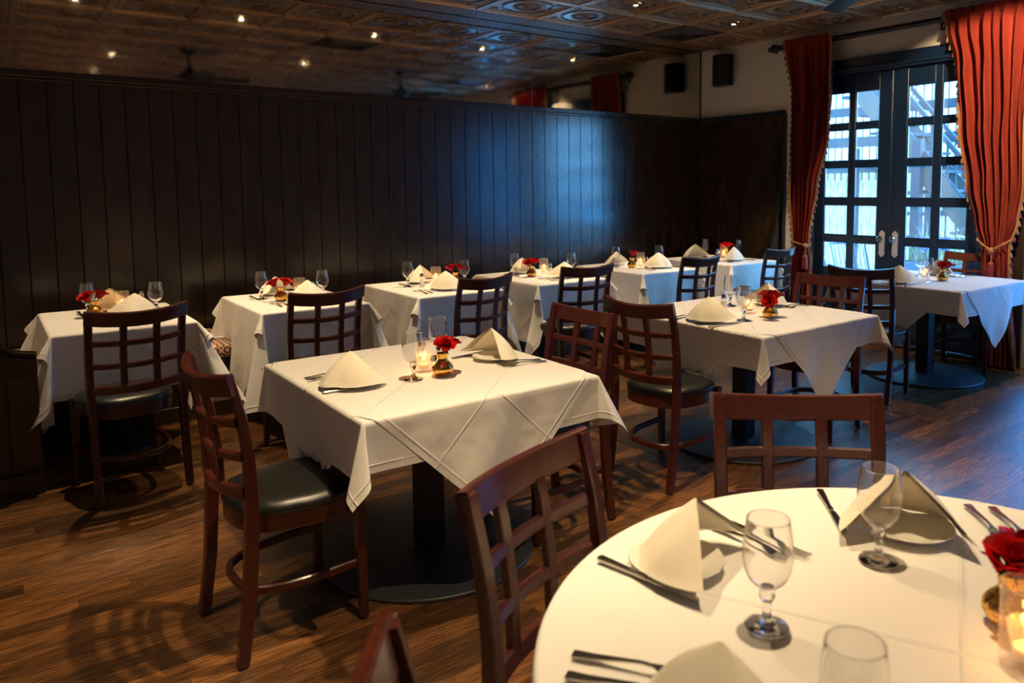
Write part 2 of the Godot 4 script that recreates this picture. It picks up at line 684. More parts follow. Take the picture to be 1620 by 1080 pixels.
# faint wrinkles and the ironed folds at the quarters of the cloth
func cloth_relief() -> ImageTexture:
	var n := 1024
	var f := noise(0.006, FastNoiseLite.TYPE_SIMPLEX_SMOOTH, 3, 17)
	var im := f.get_seamless_image(n, n)
	im.convert(Image.FORMAT_RGBA8)
	for q in [0.018, 0.25, 0.5, 0.75, 0.982]:
		var c := int(q * n)
		for k in [[7, 0.25], [4, 0.5], [2, 0.8]]:
			var w: int = k[0]
			var wh := Image.create(w, n, false, Image.FORMAT_RGBA8)
			wh.fill(Color(1, 1, 1, k[1]))
			im.blend_rect(wh, Rect2i(0, 0, w, n), Vector2i(c - w / 2, 0))
			var ww := Image.create(n, w, false, Image.FORMAT_RGBA8)
			ww.fill(Color(1, 1, 1, k[1]))
			im.blend_rect(ww, Rect2i(0, 0, n, w), Vector2i(0, c - w / 2))
	return ImageTexture.create_from_image(im)


# dark red ground with interlocking cream links
func link_pattern() -> Image:
	var n := 128
	var im := Image.create(n, n, false, Image.FORMAT_RGB8)
	for y in n:
		for x in n:
			var p := Vector2(x, y) / n
			var cream := true
			for c in [Vector2(0.25, 0.25), Vector2(0.75, 0.75), Vector2(1.25, 0.25), Vector2(-0.25, 0.75), Vector2(0.25, 1.25), Vector2(0.75, -0.25)]:
				var d: float = (p - c).length()
				if d > 0.17 and d < 0.32: cream = false
			var bx := absf(fposmod(p.x + 0.25, 0.5) - 0.25)
			if bx < 0.045 and fposmod(p.y, 0.5) < 0.25: cream = false
			im.set_pixel(x, y, Color(0.80, 0.74, 0.64) if cream else Color(0.42, 0.09, 0.06))
	return im

# ---------------------------------------------------------------- room

const XW := -1.6      # left wall beside the camera
const ZF := 3.2       # wall behind the camera

func boards(parent: Node, called: String, a0: float, a1: float, w: float, y0: float, y1: float, xf: Transform3D, m: Material, th := 0.02) -> void:
	# upright boards with recessed joints along the local x axis, faces towards local +z
	var b := MB.new()
	var gap := 0.003
	b.box(Vector3(0, (y0 + y1) / 2, th / 2), Vector3(w - gap, y1 - y0, th), 0.0025)
	var full := b.mesh()
	var x := a0
	while x < a1 - 0.01:
		var ww := minf(w, a1 - x)
		var ms: Mesh = full
		if ww < w - 0.001:
			var c := MB.new()
			c.box(Vector3(0, (y0 + y1) / 2, th / 2), Vector3(ww - gap, y1 - y0, th), 0.0025)
			ms = c.mesh()
		var o := put_mesh(called, ms, m, parent)
		o.transform = xf * Transform3D(Basis(), Vector3(x + ww / 2, 0, 0))
		x += w


func build_room() -> void:
	# floor: strips of oak running along the panelled wall
	var b := MB.new()
	b.box(Vector3((XW + XD) / 2, -0.07, (ZW + ZF) / 2), Vector3(XD - XW + 0.6, 0.10, ZF - ZW + 0.6))
	var fl := struct("floor", b, M["floor_gap"])
	var rest := []
	for k in 6: rest.append(MB.new())
	var w := 0.0835
	var z := -5.42
	var made := 0
	var list := []
	var row := 0
	while z < ZF:
		var x := -1.6 + rng.randf_range(-0.9, 0.0)
		while x < XD:
			var ln := rng.randf_range(0.45, 1.35)
			var x0 := maxf(x, XW)
			var x1 := minf(x + ln, XD)
			if x1 - x0 > 0.05:
				# what the camera can see: right of the line that its left edge draws
				var seen := z < -0.35 and z > -5.4 and x1 > -0.05 and x1 > (-z - 2.4) * 0.03 - 0.1 and x0 < -z * 2.7 + 0.4
				list.append([seen, Vector2((x0 + x1) / 2, z).length(), x0, x1, z, rng.randi_range(0, 5), rng.randf() * 7.0, rng.randf() * 5.0])
			x += ln
		z += w
		row += 1
	list.sort_custom(func(p, q): return p[1] < q[1] if p[0] == q[0] else p[0])
	for e in list:
		var c := Vector3((e[2] + e[3]) / 2, -0.010, e[4] + w / 2)
		var s := Vector3(e[3] - e[2] - 0.0006, 0.02, w - 0.0006)
		if e[0] and made < 290:
			var pb := MB.new()
			pb.box(Vector3.ZERO, s, 0.0, Basis(), Vector2(e[6], e[7]))
			var o := obj("floor_board", pb, M["floor_oak_%d" % e[5]], fl)
			o.position = c
			made += 1
		else:
			rest[e[5]].box(c, s, 0.0, Basis(), Vector2(e[6], e[7]))
	for k in 6:
		var o := obj("floor_boards_beyond", rest[k], M["floor_oak_%d" % k], fl)
		o.set_meta("kind", "stuff")
	# the wall at the back, in boards up to the mirror
	b = MB.new()
	b.box(Vector3((XL + XD) / 2, HC / 2, ZW - 0.12), Vector3(XD - XL + 0.6, HC + 0.2, 0.2))
	var wb := struct("wall_back", b, M["panel_gap"])
	boards(wb, "wall_board", XL - 0.02, XD - 0.03, 0.15, 0.0, 2.245, Transform3D(Basis(), Vector3(0, 0, ZW - 0.02)), M["dark_panel"])
	b = MB.new()
	b.box(Vector3((XL + XD) / 2, 2.263, ZW + 0.012), Vector3(XD - XL, 0.045, 0.045), 0.005)
	b.box(Vector3((XL + XD) / 2, 2.232, ZW + 0.006), Vector3(XD - XL, 0.022, 0.016), 0.004)
	struct("trim_1", b, M["dark_panel"])
	# the wall on the left: the alcove's end, then further out beside the camera
	b = MB.new()
	b.box(Vector3((XW + XL) / 2 - 0.1, HC / 2, (ZW - 4.40) / 2 - 0.1), Vector3(XL - XW + 0.2, HC + 0.2, -ZW - 4.40 + 0.2))
	b.box(Vector3(XW - 0.1, HC / 2, (ZF - 4.4) / 2), Vector3(0.2, HC + 0.2, ZF + 4.4))
	struct("wall_left", b, M["wall_plaster"])
	b = MB.new()
	b.box(Vector3((XW + XD) / 2, HC / 2, ZF + 0.1), Vector3(XD - XW + 0.6, HC + 0.2, 0.2))
	struct("wall_front", b, M["wall_plaster"])
	# the door wall, open at the French doors and at two unseen windows nearer the camera
	b = MB.new()
	var th := 0.22
	var xc := XD + th / 2
	for e in [[ZW - 0.2, -4.62], [-2.98, -2.60], [-1.10, 0.0], [1.5, ZF + 0.2]]:
		b.box(Vector3(xc, HC / 2, (e[0] + e[1]) / 2), Vector3(th, HC + 0.2, e[1] - e[0]))
	b.box(Vector3(xc, (2.60 + HC) / 2 + 0.05, -3.80), Vector3(th, HC - 2.60 + 0.1, 1.64))
	for zz in [-1.85, 0.75]:
		b.box(Vector3(xc, (2.42 + HC) / 2 + 0.05, zz), Vector3(th, HC - 2.42 + 0.1, 1.5))
		b.box(Vector3(xc, 0.13, zz), Vector3(th, 0.36, 1.5))
	struct("wall_right", b, M["wall_plaster"])
	# ceiling slab and its tin tiles
	b = MB.new()
	b.box(Vector3((XW + XD) / 2, HC + 0.13, (ZW + ZF) / 2), Vector3(XD - XW + 0.8, 0.2, ZF - ZW + 0.8))
	var ce := struct("ceiling", b, M["vent_dark"])
	build_tin(ce)
	# antiqued mirror panels above the boards
	var mi := thing("wall_mirror", "antiqued mirror in tall panels filling the back wall above the dark boards", "mirror", Vector3(0, 0, ZW))
	for e in [[XL, 1.945], [1.945, 4.29], [4.29, 6.655]]:
		b = MB.new()
		b.box(Vector3((e[0] + e[1]) / 2, (2.286 + HC) / 2, -0.008), Vector3(e[1] - e[0] - 0.002, HC - 2.287, 0.012), 0.0)
		obj("mirror_panel", b, M["antique_mirror"], mi)
	for x in [1.945, 4.29]:
		b = MB.new()
		b.box(Vector3(x, (2.286 + HC) / 2, -0.0035), Vector3(0.005, HC - 2.287, 0.005), 0.001)
		obj("mirror_seam", b, M["mirror_seam"], mi)


const TILE := 0.635
const TX0 := 0.3325
const TZ0 := -5.8325

func build_tin(ce: Node3D) -> void:
	# one stamped tile: a pan with a raised rim, a beaded ring and a boss, facing down
	var b := MB.new()
	var h := TILE / 2
	b.quad(Vector3(-h, 0, -h), Vector3(h, 0, -h), Vector3(h, 0, h), Vector3(-h, 0, h), Vector3.DOWN, [Vector2(0, 0), Vector2(1, 0), Vector2(1, 1), Vector2(0, 1)])
	for k in 4:
		var bs := Basis(Vector3.UP, k * PI / 2)
		b.box(bs * Vector3(0, -0.006, h - 0.014), Vector3(TILE - 0.003, 0.020, 0.025), 0.006, bs)
		b.box(bs * Vector3(0, -0.003, h - 0.055), Vector3(TILE - 0.11, 0.012, 0.012), 0.004, bs)
	for e in [[0.215, 0.009], [0.115, 0.011], [0.075, 0.006]]:
		var p := PackedVector2Array()
		for k in 7:
			var a := PI * k / 6.0
			p.append(Vector2(e[0] + cos(a) * e[1], -sin(a) * e[1]))
		b.lathe(p, 28, Vector3.ZERO, false)
	b.lathe(PackedVector2Array([Vector2(0.0, -0.02), Vector2(0.018, -0.017), Vector2(0.03, -0.008), Vector2(0.045, -0.006), Vector2(0.05, 0.0)]), 12, Vector3.ZERO, true, 0.15, 6)
	for k in 4:
		var d := Vector3(cos(PI / 4 + k * PI / 2), 0, sin(PI / 4 + k * PI / 2)) * 0.30
		b.lathe(PackedVector2Array([Vector2(0.0, -0.014), Vector2(0.02, -0.012), Vector2(0.045, -0.004), Vector2(0.05, 0.0)]), 10, d, true, 0.2, 5)
	var ms := b.mesh()
	var vents := [[8, 0], [4, 2], [8, 5]]
	for i in range(-3, 10):
		for j in range(0, 14):
			if [i, j] in vents: continue
			var o := put_mesh("ceiling_tile", ms, M["bronze_tin"], ce)
			o.position = Vector3(TX0 + TILE * (i + 0.5), HC + 0.012, TZ0 + TILE * (j + 0.5))
	# the border of pressed strips along the walls
	var x := TX0 - TILE * 3
	while x < XD - 0.05:
		b = MB.new()
		b.box(Vector3(0, 0, 0), Vector3(TILE - 0.004, 0.016, 0.285), 0.004)
		b.box(Vector3(0, -0.008, 0.12), Vector3(TILE - 0.004, 0.014, 0.02), 0.005)
		var o := obj("ceiling_border", b, M["bronze_tin_border"], ce)
		o.position = Vector3(x + TILE / 2, HC + 0.012, (ZW + TZ0) / 2)
		x += TILE


func build_ceiling_things() -> void:
	# recessed lamps
	var lamps := [[0.70, -4.88, "first", 0, 0.85], [1.97, -4.88, "second", 0, 0.74], [3.24, -4.88, "third", 0, 0.74], [4.50, -4.88, "fourth", 0, 0.74], [5.77, -4.89, "fifth", 0, 0.74],
		[1.28, -2.18, "", 1, 1.1, 37.0], [3.25, -2.77, "", 1, 1.0], [5.21, -1.95, "", 1, 1.9], [6.15, -2.30, "", 1, 0.45],
		[1.23, -0.85, "", 1, 0.74, 40.0], [3.16, -0.80, "", 1, 0.6, 38.0], [4.53, -0.67, "", 1, 0.12], [5.80, -0.60, "", 1, 0.15], [-0.57, -2.55, "", 1, 0.7], [-0.57, -0.90, "", 1, 0.6]]  # last two: out of view, placed to light the left floor and cloths
	var names := ["recessed ceiling spotlight above the square table in the foreground", "recessed ceiling spotlight above the square table in the middle", "recessed ceiling spotlight over the open floor, aimed at the orange-lit curtain", "recessed ceiling spotlight nearest the right curtain", "recessed ceiling spotlight above the round table",
		"recessed spotlight mirrored low beside the left ceiling fan", "recessed spotlight mirrored low beside the right ceiling fan", "recessed spotlight mirrored farthest right, just above the boards", "unseen recessed spotlight left of the view, placed to light the foreground table", "unseen recessed spotlight left of the view, placed to light the near floor"]
	var k := 0
	for e in lamps:
		var label := "recessed ceiling spotlight over the %s table from the left along the dark wall" % e[2]
		if e[3] == 1:
			label = names[k]
			k += 1
		var t := thing("ceiling_lamp", label, "spotlight", Vector3(e[0], HC, e[1]), 0.0, "recessed spotlights in the tin ceiling")
		var b := MB.new()
		b.lathe(PackedVector2Array([Vector2(0.023, 0.004), Vector2(0.025, -0.008), Vector2(0.05, -0.012), Vector2(0.052, 0.004)]), 20, Vector3.ZERO, true)
		obj("trim_ring", b, M["lamp_trim"], t)
		b = MB.new()
		b.lathe(PackedVector2Array([Vector2(0.0, -0.006), Vector2(0.016, -0.004), Vector2(0.022, 0.003)]), 16, Vector3.ZERO, true)
		obj("lamp_lens", b, M["lamp_glow"], t)
		var s := SpotLight3D.new()
		s.name = "spot_light"
		s.light_color = Color(1.0, 0.87, 0.68)
		s.light_energy = SPOT_E * e[4]
		s.spot_range = 12.0
		s.spot_attenuation = 2.0
		s.spot_angle = 29.5
		s.spot_angle_attenuation = 0.35
		if e.size() > 5:
			s.spot_angle = e[5]
			s.spot_angle_attenuation = 0.5
		s.light_size = 0.022
		s.shadow_enabled = true
		s.position = Vector3(0, -0.03, 0)
		var aim := Vector3(0, -1, 0)
		if e[4] > 1.4:
			aim = Vector3(1.34, -0.95, -0.88)
			s.spot_angle = 28.0
		s.basis = Basis.looking_at(aim.normalized(), Vector3(0, 0, 1))
		t.add_child(s, true)
	# air vents
	var vl := ["square ceiling air vent near the corner by the wall speaker", "square ceiling air vent mirrored above the middle of the back wall", "square ceiling air vent mirrored beside the right curtain"]
	var vp := [[5.73, -5.515], [3.19, -4.245], [5.73, -2.34]]
	for q in 3:
		var t := thing("ceiling_vent", vl[q], "vent", Vector3(vp[q][0], HC, vp[q][1]), 0.0, "air vents in the tin ceiling")
		var b := MB.new()
		b.box(Vector3(0, 0.02, 0), Vector3(0.58, 0.01, 0.58))
		obj("backing", b, M["vent_dark"], t)
		for r in 4:
			var w: float = 0.30 - r * 0.068
			for s in 4:
				b = MB.new()
				var bs := Basis(Vector3.UP, s * PI / 2)
				b.box(bs * Vector3(0, 0.0 - 0.004 * (1 if r > 0 else 0), w - 0.018), Vector3(w * 2.0 - 0.004, 0.008, 0.05 if r > 0 else 0.03), 0.002, bs * Basis(Vector3.RIGHT, -0.5 if r > 0 else 0.0))
				obj("louvre" if r > 0 else "frame", b, M["vent_paint"], t)
	# ceiling fans, seen in the mirror
	var fp := [[1.93, -2.89, 0.2, "dark ceiling fan mirrored on the left"], [4.51, -2.78, 0.9, "dark ceiling fan mirrored above the middle of the boards"]]
	for e in fp:
		var t := thing("ceiling_fan", e[3], "fan", Vector3(e[0], HC, e[1]), e[2], "ceiling fans")
		var b := MB.new()
		b.lathe(PackedVector2Array([Vector2(0.0, -0.055), Vector2(0.03, -0.05), Vector2(0.075, -0.01), Vector2(0.08, 0.012)]), 20)
		obj("canopy", b, M["black_iron"], t)
		b = MB.new()
		b.lathe(PackedVector2Array([Vector2(0.013, -0.22), Vector2(0.013, -0.05)]), 10)
		obj("downrod", b, M["black_iron"], t)
		b = MB.new()
		b.lathe(PackedVector2Array([Vector2(0.0, -0.34), Vector2(0.06, -0.335), Vector2(0.095, -0.30), Vector2(0.10, -0.26), Vector2(0.06, -0.23), Vector2(0.03, -0.20), Vector2(0.02, -0.17), Vector2(0.013, -0.16)]), 24)
		obj("motor", b, M["black_iron"], t)
		for s in 5:
			var bs := Basis(Vector3.UP, s * TAU / 5)
			b = MB.new()
			b.box(bs * Vector3(0.38, -0.30, 0), Vector3(0.46, 0.008, 0.12), 0.003, bs * Basis(Vector3.RIGHT, 0.2))
			b.box(bs * Vector3(0.13, -0.297, 0), Vector3(0.10, 0.012, 0.04), 0.003, bs)
			obj("blade", b, M["black_iron"], t)


# ---------------------------------------------------------------- banquette

func build_banquette() -> void:
	var t := thing("banquette", "dark built-in banquette bench with red and cream link-patterned seats below the boards", "bench")
	var b := MB.new()
	var zf := -5.34
	b.box(Vector3((XL + XD) / 2 - 0.02, 0.195, (ZW + zf) / 2 - 0.02), Vector3(XD - XL - 0.06, 0.39, zf - ZW - 0.06), 0.004)
	b.box(Vector3((XL + 0.12) / 2, 0.195, (zf - 4.55) / 2 - 0.01), Vector3(0.12 - XL, 0.39, -4.55 - zf), 0.004)
	b.box(Vector3(XD - 0.31, 0.195, (zf - 5.02) / 2 - 0.01), Vector3(0.5, 0.39, -5.02 - zf), 0.004)
	obj("bench_base", b, M["dark_panel"], t)
	b = MB.new()
	b.box(Vector3((XL + XD) / 2 - 0.02, 0.05, zf - 0.052), Vector3(XD - XL - 0.06, 0.1, 0.02), 0.004)
	obj("kick_board", b, M["dark_panel"], t)
	var x := XL + 0.01
	var n := 5
	var w := (XD - 0.06 - x) / n
	for k in n:
		b = MB.new()
		b.box(Vector3(x + w * (k + 0.5), 0.435, (ZW + zf) / 2 + 0.012), Vector3(w - 0.004, 0.085, zf - ZW - 0.03), 0.022)
		obj("seat_cushion", b, M["bench_fabric"], t)
	b = MB.new()
	b.box(Vector3((XL + 0.13) / 2, 0.435, (zf - 4.56) / 2), Vector3(0.13 - XL, 0.085, -4.57 - zf), 0.022)
	obj("seat_cushion", b, M["bench_fabric"], t)
	b = MB.new()
	b.box(Vector3(XD - 0.31, 0.435, (zf - 5.04) / 2), Vector3(0.5, 0.085, -5.05 - zf), 0.022)
	obj("seat_cushion", b, M["bench_fabric"], t)
	# the swept end panels
	var prof := [[0.0, 2.28], [0.012, 1.80], [0.03, 1.50], [0.062, 1.25], [0.115, 1.06], [0.185, 0.91], [0.25, 0.84], [0.36, 0.755], [0.42, 0.713], [0.47, 0.698], [0.52, 0.690]]
	for side in 2:
		var sg := 1.0 if side == 0 else -1.0
		var x0 := XL if side == 0 else XD - 0.05
		var zc := -4.56 if side == 0 else -4.985
		var e := thing("banquette_end", "low dark boarded panel with swept shiny rim closing the bench at far left" if side == 0 else "tall dark panel edge sweeping down in a curve beside the left curtain", "bench end", Vector3(x0, 0, zc), 0.0, "swept ends of the banquette")
		var poly := PackedVector2Array()
		poly.append(Vector2(0, 0))
		poly.append(Vector2(sg * 0.52, 0))
		for k in range(prof.size() - 1, -1, -1):
			poly.append(Vector2(sg * prof[k][0], prof[k][1]))
		b = MB.new()
		b.slab(poly, -0.022, 0.012)
		obj("panel", b, M["dark_panel"], e)
		for q in 4:
			var xa := 0.005 + q * 0.130
			var xb := minf(xa + 0.126, 0.517)
			var top := 0.60
			b = MB.new()
			b.box(Vector3(sg * (xa + xb) / 2, (0.13 + top) / 2, 0.016), Vector3(xb - xa, top - 0.13, 0.012), 0.003)
			obj("panel_board", b, M["dark_panel"], e)
		b = MB.new()
		b.box(Vector3(sg * 0.26, 0.055, 0.022), Vector3(0.52, 0.11, 0.022), 0.005)
		obj("base_board", b, M["dark_panel"], e)
		var pa := PackedVector3Array()
		var pb := PackedVector3Array()
		var rr := []
		for k in prof.size():
			var p := Vector3(sg * prof[k][0], prof[k][1], 0)
			pa.append(p + Vector3(0, 0.008, 0.0))
			var d0: Array = prof[maxi(k - 1, 0)]
			var d1: Array = prof[mini(k + 1, prof.size() - 1)]
			var d := Vector3(sg * (d1[0] - d0[0]), d1[1] - d0[1], 0).normalized()
			rr.append(Vector3(-d.y, d.x, 0) * sg)
			pb.append(p - rr[k] * 0.018)
		b = MB.new()
		b.bar(pa, rr, [Vector3.BACK], [0.009], [0.033], 0.004)
		obj("rim", b, M["gloss_rim"], e)
		b = MB.new()
		var pc := PackedVector3Array()
		for k in prof.size(): pc.append(pb[k] + Vector3(0, 0, 0.02))
		b.tube(pc, [0.007], 8)
		obj("rim_bead", b, M["gloss_rim"], e)


# ---------------------------------------------------------------- door wall

func build_door_wall() -> void:
	# boards on the door wall beside the corner
	var b := MB.new()
	b.box(Vector3(XD - 0.018, 1.13, (ZW - 4.955) / 2), Vector3(0.035, 2.26, -4.955 - ZW))
	var wp := struct("trim_2", b, M["panel_gap"])
	boards(wp, "wall_board", ZW + 0.01, -4.957, 0.15, 0.0, 2.245, Transform3D(Basis(Vector3.UP, -PI / 2), Vector3(XD - 0.032, 0, 0)), M["dark_panel"], 0.018)
	b = MB.new()
	b.box(Vector3(XD - 0.03, 2.263, (ZW - 4.955) / 2), Vector3(0.06, 0.045, -4.955 - ZW), 0.005)
	b.box(Vector3(XD - 0.025, 1.12, -4.952), Vector3(0.055, 2.24, 0.012), 0.003)
	struct("trim_3", b, M["door_paint"])
	# panel beyond the right curtain
	b = MB.new()
	b.box(Vector3(XD - 0.018, 1.13, -2.73), Vector3(0.035, 2.26, 0.24), 0.004)
	struct("trim_4", b, M["dark_panel"])
	# casing: jambs, header and its moulding
	b = MB.new()
	b.box(Vector3(XD - 0.015, 1.31, -4.70), Vector3(0.05, 2.62, 0.17), 0.005)
	b.box(Vector3(XD - 0.015, 1.31, -2.92), Vector3(0.05, 2.62, 0.13), 0.005)
	b.box(Vector3(XD - 0.02, 2.665, -3.81), Vector3(0.06, 0.09, 1.95), 0.005)
	b.box(Vector3(XD - 0.035, 2.605, -3.81), Vector3(0.08, 0.03, 1.95), 0.006)
	b.box(Vector3(XD - 0.025, 2.58, -3.81), Vector3(0.05, 0.02, 1.95), 0.005)
	struct("trim_5", b, M["door_paint"])
	b = MB.new()
	b.box(Vector3(XD + 0.09, 0.012, -3.80), Vector3(0.24, 0.024, 1.64), 0.004)
	struct("trim_6", b, M["black_iron"])
	# the two glazed leaves
	leaf("door_1", -4.624, -3.7963, [[-4.506, -4.239], [-4.176, -3.930]], -3.868)
	leaf("door_2", -3.8037, -2.976, [[-3.655, -3.408], [-3.343, -3.097]], -3.738)
	# unseen windows nearer the camera, placed for the blue light from the right
	for k in 2:
		var zc := -1.85 if k == 0 else 0.75
		b = MB.new()
		for s in [-1.0, 1.0]:
			b.box(Vector3(XD + 0.05, 1.36, zc + s * 0.725), Vector3(0.08, 2.12, 0.05), 0.004)
			b.box(Vector3(XD + 0.05, 1.365 + s * 1.03, zc), Vector3(0.08, 0.06, 1.5), 0.004)
		b.box(Vector3(XD + 0.05, 1.36, zc), Vector3(0.06, 2.06, 0.05), 0.004)
		var w := struct("unseen_window_%d" % (k + 1), b, M["door_paint"])
		for s in [-1.0, 1.0]:
			b = MB.new()
			b.box(Vector3(XD + 0.05, 1.36, zc + s * 0.36), Vector3(0.006, 2.0, 0.68))
			obj("pane", b, M["window_glass"], w)
		b = MB.new()
		b.box(Vector3(XD + 0.13, 1.36, zc), Vector3(0.006, 2.16, 1.52))
		obj("added_light_blocker", b, M["light_blocker_cloth"], w)  # added opaque sheet that keeps the patio area light out here
	# speaker
	var sp := thing("wall_speaker", "small black loudspeaker mounted high on the pale wall by the corner", "speaker", Vector3(XD, 2.78, -5.745), -0.12)
	b = MB.new()
	var pr := PackedVector2Array()
	for k in 11:
		var a := PI * k / 10.0
		pr.append(Vector2(-0.06 - sin(a) * 0.13, cos(a) * 0.13))
	pr.append(Vector2(-0.03, -0.11))
	pr.append(Vector2(-0.03, 0.11))
	b.slab(pr, -0.165, 0.165, Transform3D(Basis(Vector3.RIGHT, -PI / 2), Vector3.ZERO))
	obj("cabinet", b, M["speaker_black"], sp)
	b = MB.new()
	var gp := []
	for i in 15:
		var row := PackedVector3Array()
		var a := PI * (0.08 + 0.84 * i / 14.0)
		for j in 5:
			row.append(Vector3(-0.064 - sin(a) * 0.13, lerpf(-0.15, 0.15, j / 4.0), -cos(a) * 0.13))
		gp.append(row)
	b.grid(gp, true)
	obj("grille", b, M["black_iron"], sp)
	b = MB.new()
	b.box(Vector3(-0.018, 0, 0), Vector3(0.036, 0.06, 0.08), 0.004)
	obj("bracket", b, M["black_iron"], sp)
	build_curtains()


func leaf(called: String, z0: float, z1: float, cols: Array, zk: float) -> void:
	var rows := [[2.102, 2.402], [1.740, 2.045], [1.381, 1.682], [1.016, 1.316], [0.688, 0.952]]
	var x := XD + 0.035
	var th := 0.045
	var b := MB.new()
	var top := 2.597
	# stiles, rails and glazing bars as full-height and between pieces
	var zs := [z0 + 0.004, cols[0][0], cols[0][1], cols[1][0], cols[1][1], z1 - 0.004]
	for e in [[0, 1], [2, 3], [4, 5]]:
		var bar_th := th if e[0] != 2 else th - 0.008
		b.box(Vector3(x, (0.03 + top) / 2, (zs[e[0]] + zs[e[1]]) / 2), Vector3(bar_th, top - 0.03, zs[e[1]] - zs[e[0]]), 0.004)
	var ys := [[2.402, top], [2.045, 2.102], [1.682, 1.740], [1.316, 1.381], [0.952, 1.016], [0.56, 0.688], [0.03, 0.22]]
	for c in cols:
		for e in ys:
			b.box(Vector3(x, (e[0] + e[1]) / 2, (c[0] + c[1]) / 2), Vector3(th - 0.008, e[1] - e[0], c[1] - c[0]), 0.004)
	var d := struct(called, b, M["door_paint"])
	b = MB.new()
	b.box(Vector3(x, 0.39, (cols[0][0] + cols[1][1]) / 2), Vector3(0.02, 0.36, cols[1][1] - cols[0][0]), 0.004)
	b.box(Vector3(x, 0.39, (cols[0][0] + cols[1][1]) / 2), Vector3(0.032, 0.22, cols[1][1] - cols[0][0] - 0.12), 0.010)
	obj("door_panel", b, M["door_paint"], d)
	for c in cols:
		for r in rows:
			b = MB.new()
			b.box(Vector3(x + 0.006, (r[0] + r[1]) / 2, (c[0] + c[1]) / 2), Vector3(0.005, r[1] - r[0] + 0.01, c[1] - c[0] + 0.01))
			obj("pane", b, M["window_glass"], d)
			b = MB.new()
			for s in [-1.0, 1.0]:
				b.box(Vector3(x - 0.012, (r[0] + r[1]) / 2, (c[0] + c[1]) / 2 + s * ((c[1] - c[0]) / 2 - 0.005)), Vector3(0.012, r[1] - r[0], 0.010), 0.003)
				b.box(Vector3(x - 0.012, (r[0] + r[1]) / 2 + s * ((r[1] - r[0]) / 2 - 0.005), (c[0] + c[1]) / 2), Vector3(0.012, 0.010, c[1] - c[0]), 0.003)
			obj("glazing_bead", b, M["door_paint"], d)
	# back plate with scalloped ends, and an oval knob
	var hp := MB.new()
	var poly := PackedVector2Array()
	for q in [[0, 0.125], [0.012, 0.12], [0.017, 0.108], [0.026, 0.104], [0.03, 0.095], [0.027, 0.085], [0.027, -0.085], [0.03, -0.095], [0.026, -0.104], [0.017, -0.108], [0.012, -0.12], [0, -0.125], [-0.012, -0.12], [-0.017, -0.108], [-0.026, -0.104], [-0.03, -0.095], [-0.027, -0.085], [-0.027, 0.085], [-0.03, 0.095], [-0.026, 0.104], [-0.017, 0.108], [-0.012, 0.12]]:
		poly.append(Vector2(q[0], q[1]))
	var xf := Transform3D(Basis(Vector3.UP, -PI / 2), Vector3(x - th / 2, 0.955, zk))
	hp.slab(poly, 0.0, 0.005, xf)
	var pl := obj("door_plate", hp, M["nickel"], d)
	hp = MB.new()
	hp.slab(PackedVector2Array([Vector2(-0.012, -0.03), Vector2(0.012, -0.03), Vector2(0.012, 0.0), Vector2(-0.012, 0.0)]), 0.005, 0.008, xf * Transform3D(Basis(), Vector3(0, -0.02, 0)))
	var ring := PackedVector2Array()
	for k in 12: ring.append(Vector2(cos(TAU * k / 12) * 0.012, sin(TAU * k / 12) * 0.014))
	hp.slab(ring, 0.005, 0.008, xf * Transform3D(Basis(), Vector3(0, 0.095, 0)))
	hp.slab(ring, 0.005, 0.008, xf * Transform3D(Basis(), Vector3(0, -0.075, 0)))
	obj("plate_relief", hp, M["nickel"], pl)
	hp = MB.new()
	var kp := PackedVector2Array([Vector2(0.012, 0.005), Vector2(0.010, 0.02), Vector2(0.012, 0.03), Vector2(0.026, 0.038), Vector2(0.031, 0.05), Vector2(0.027, 0.062), Vector2(0.014, 0.068), Vector2(0, 0.069)])
	hp.lathe(kp, 20)
	var kn := obj("door_knob", hp, M["chrome"], d)
	kn.transform = xf * Transform3D(Basis(Vector3.RIGHT, PI / 2) * Basis().scaled(Vector3(0.85, 1, 1.15)), Vector3(0, 0.045, 0))


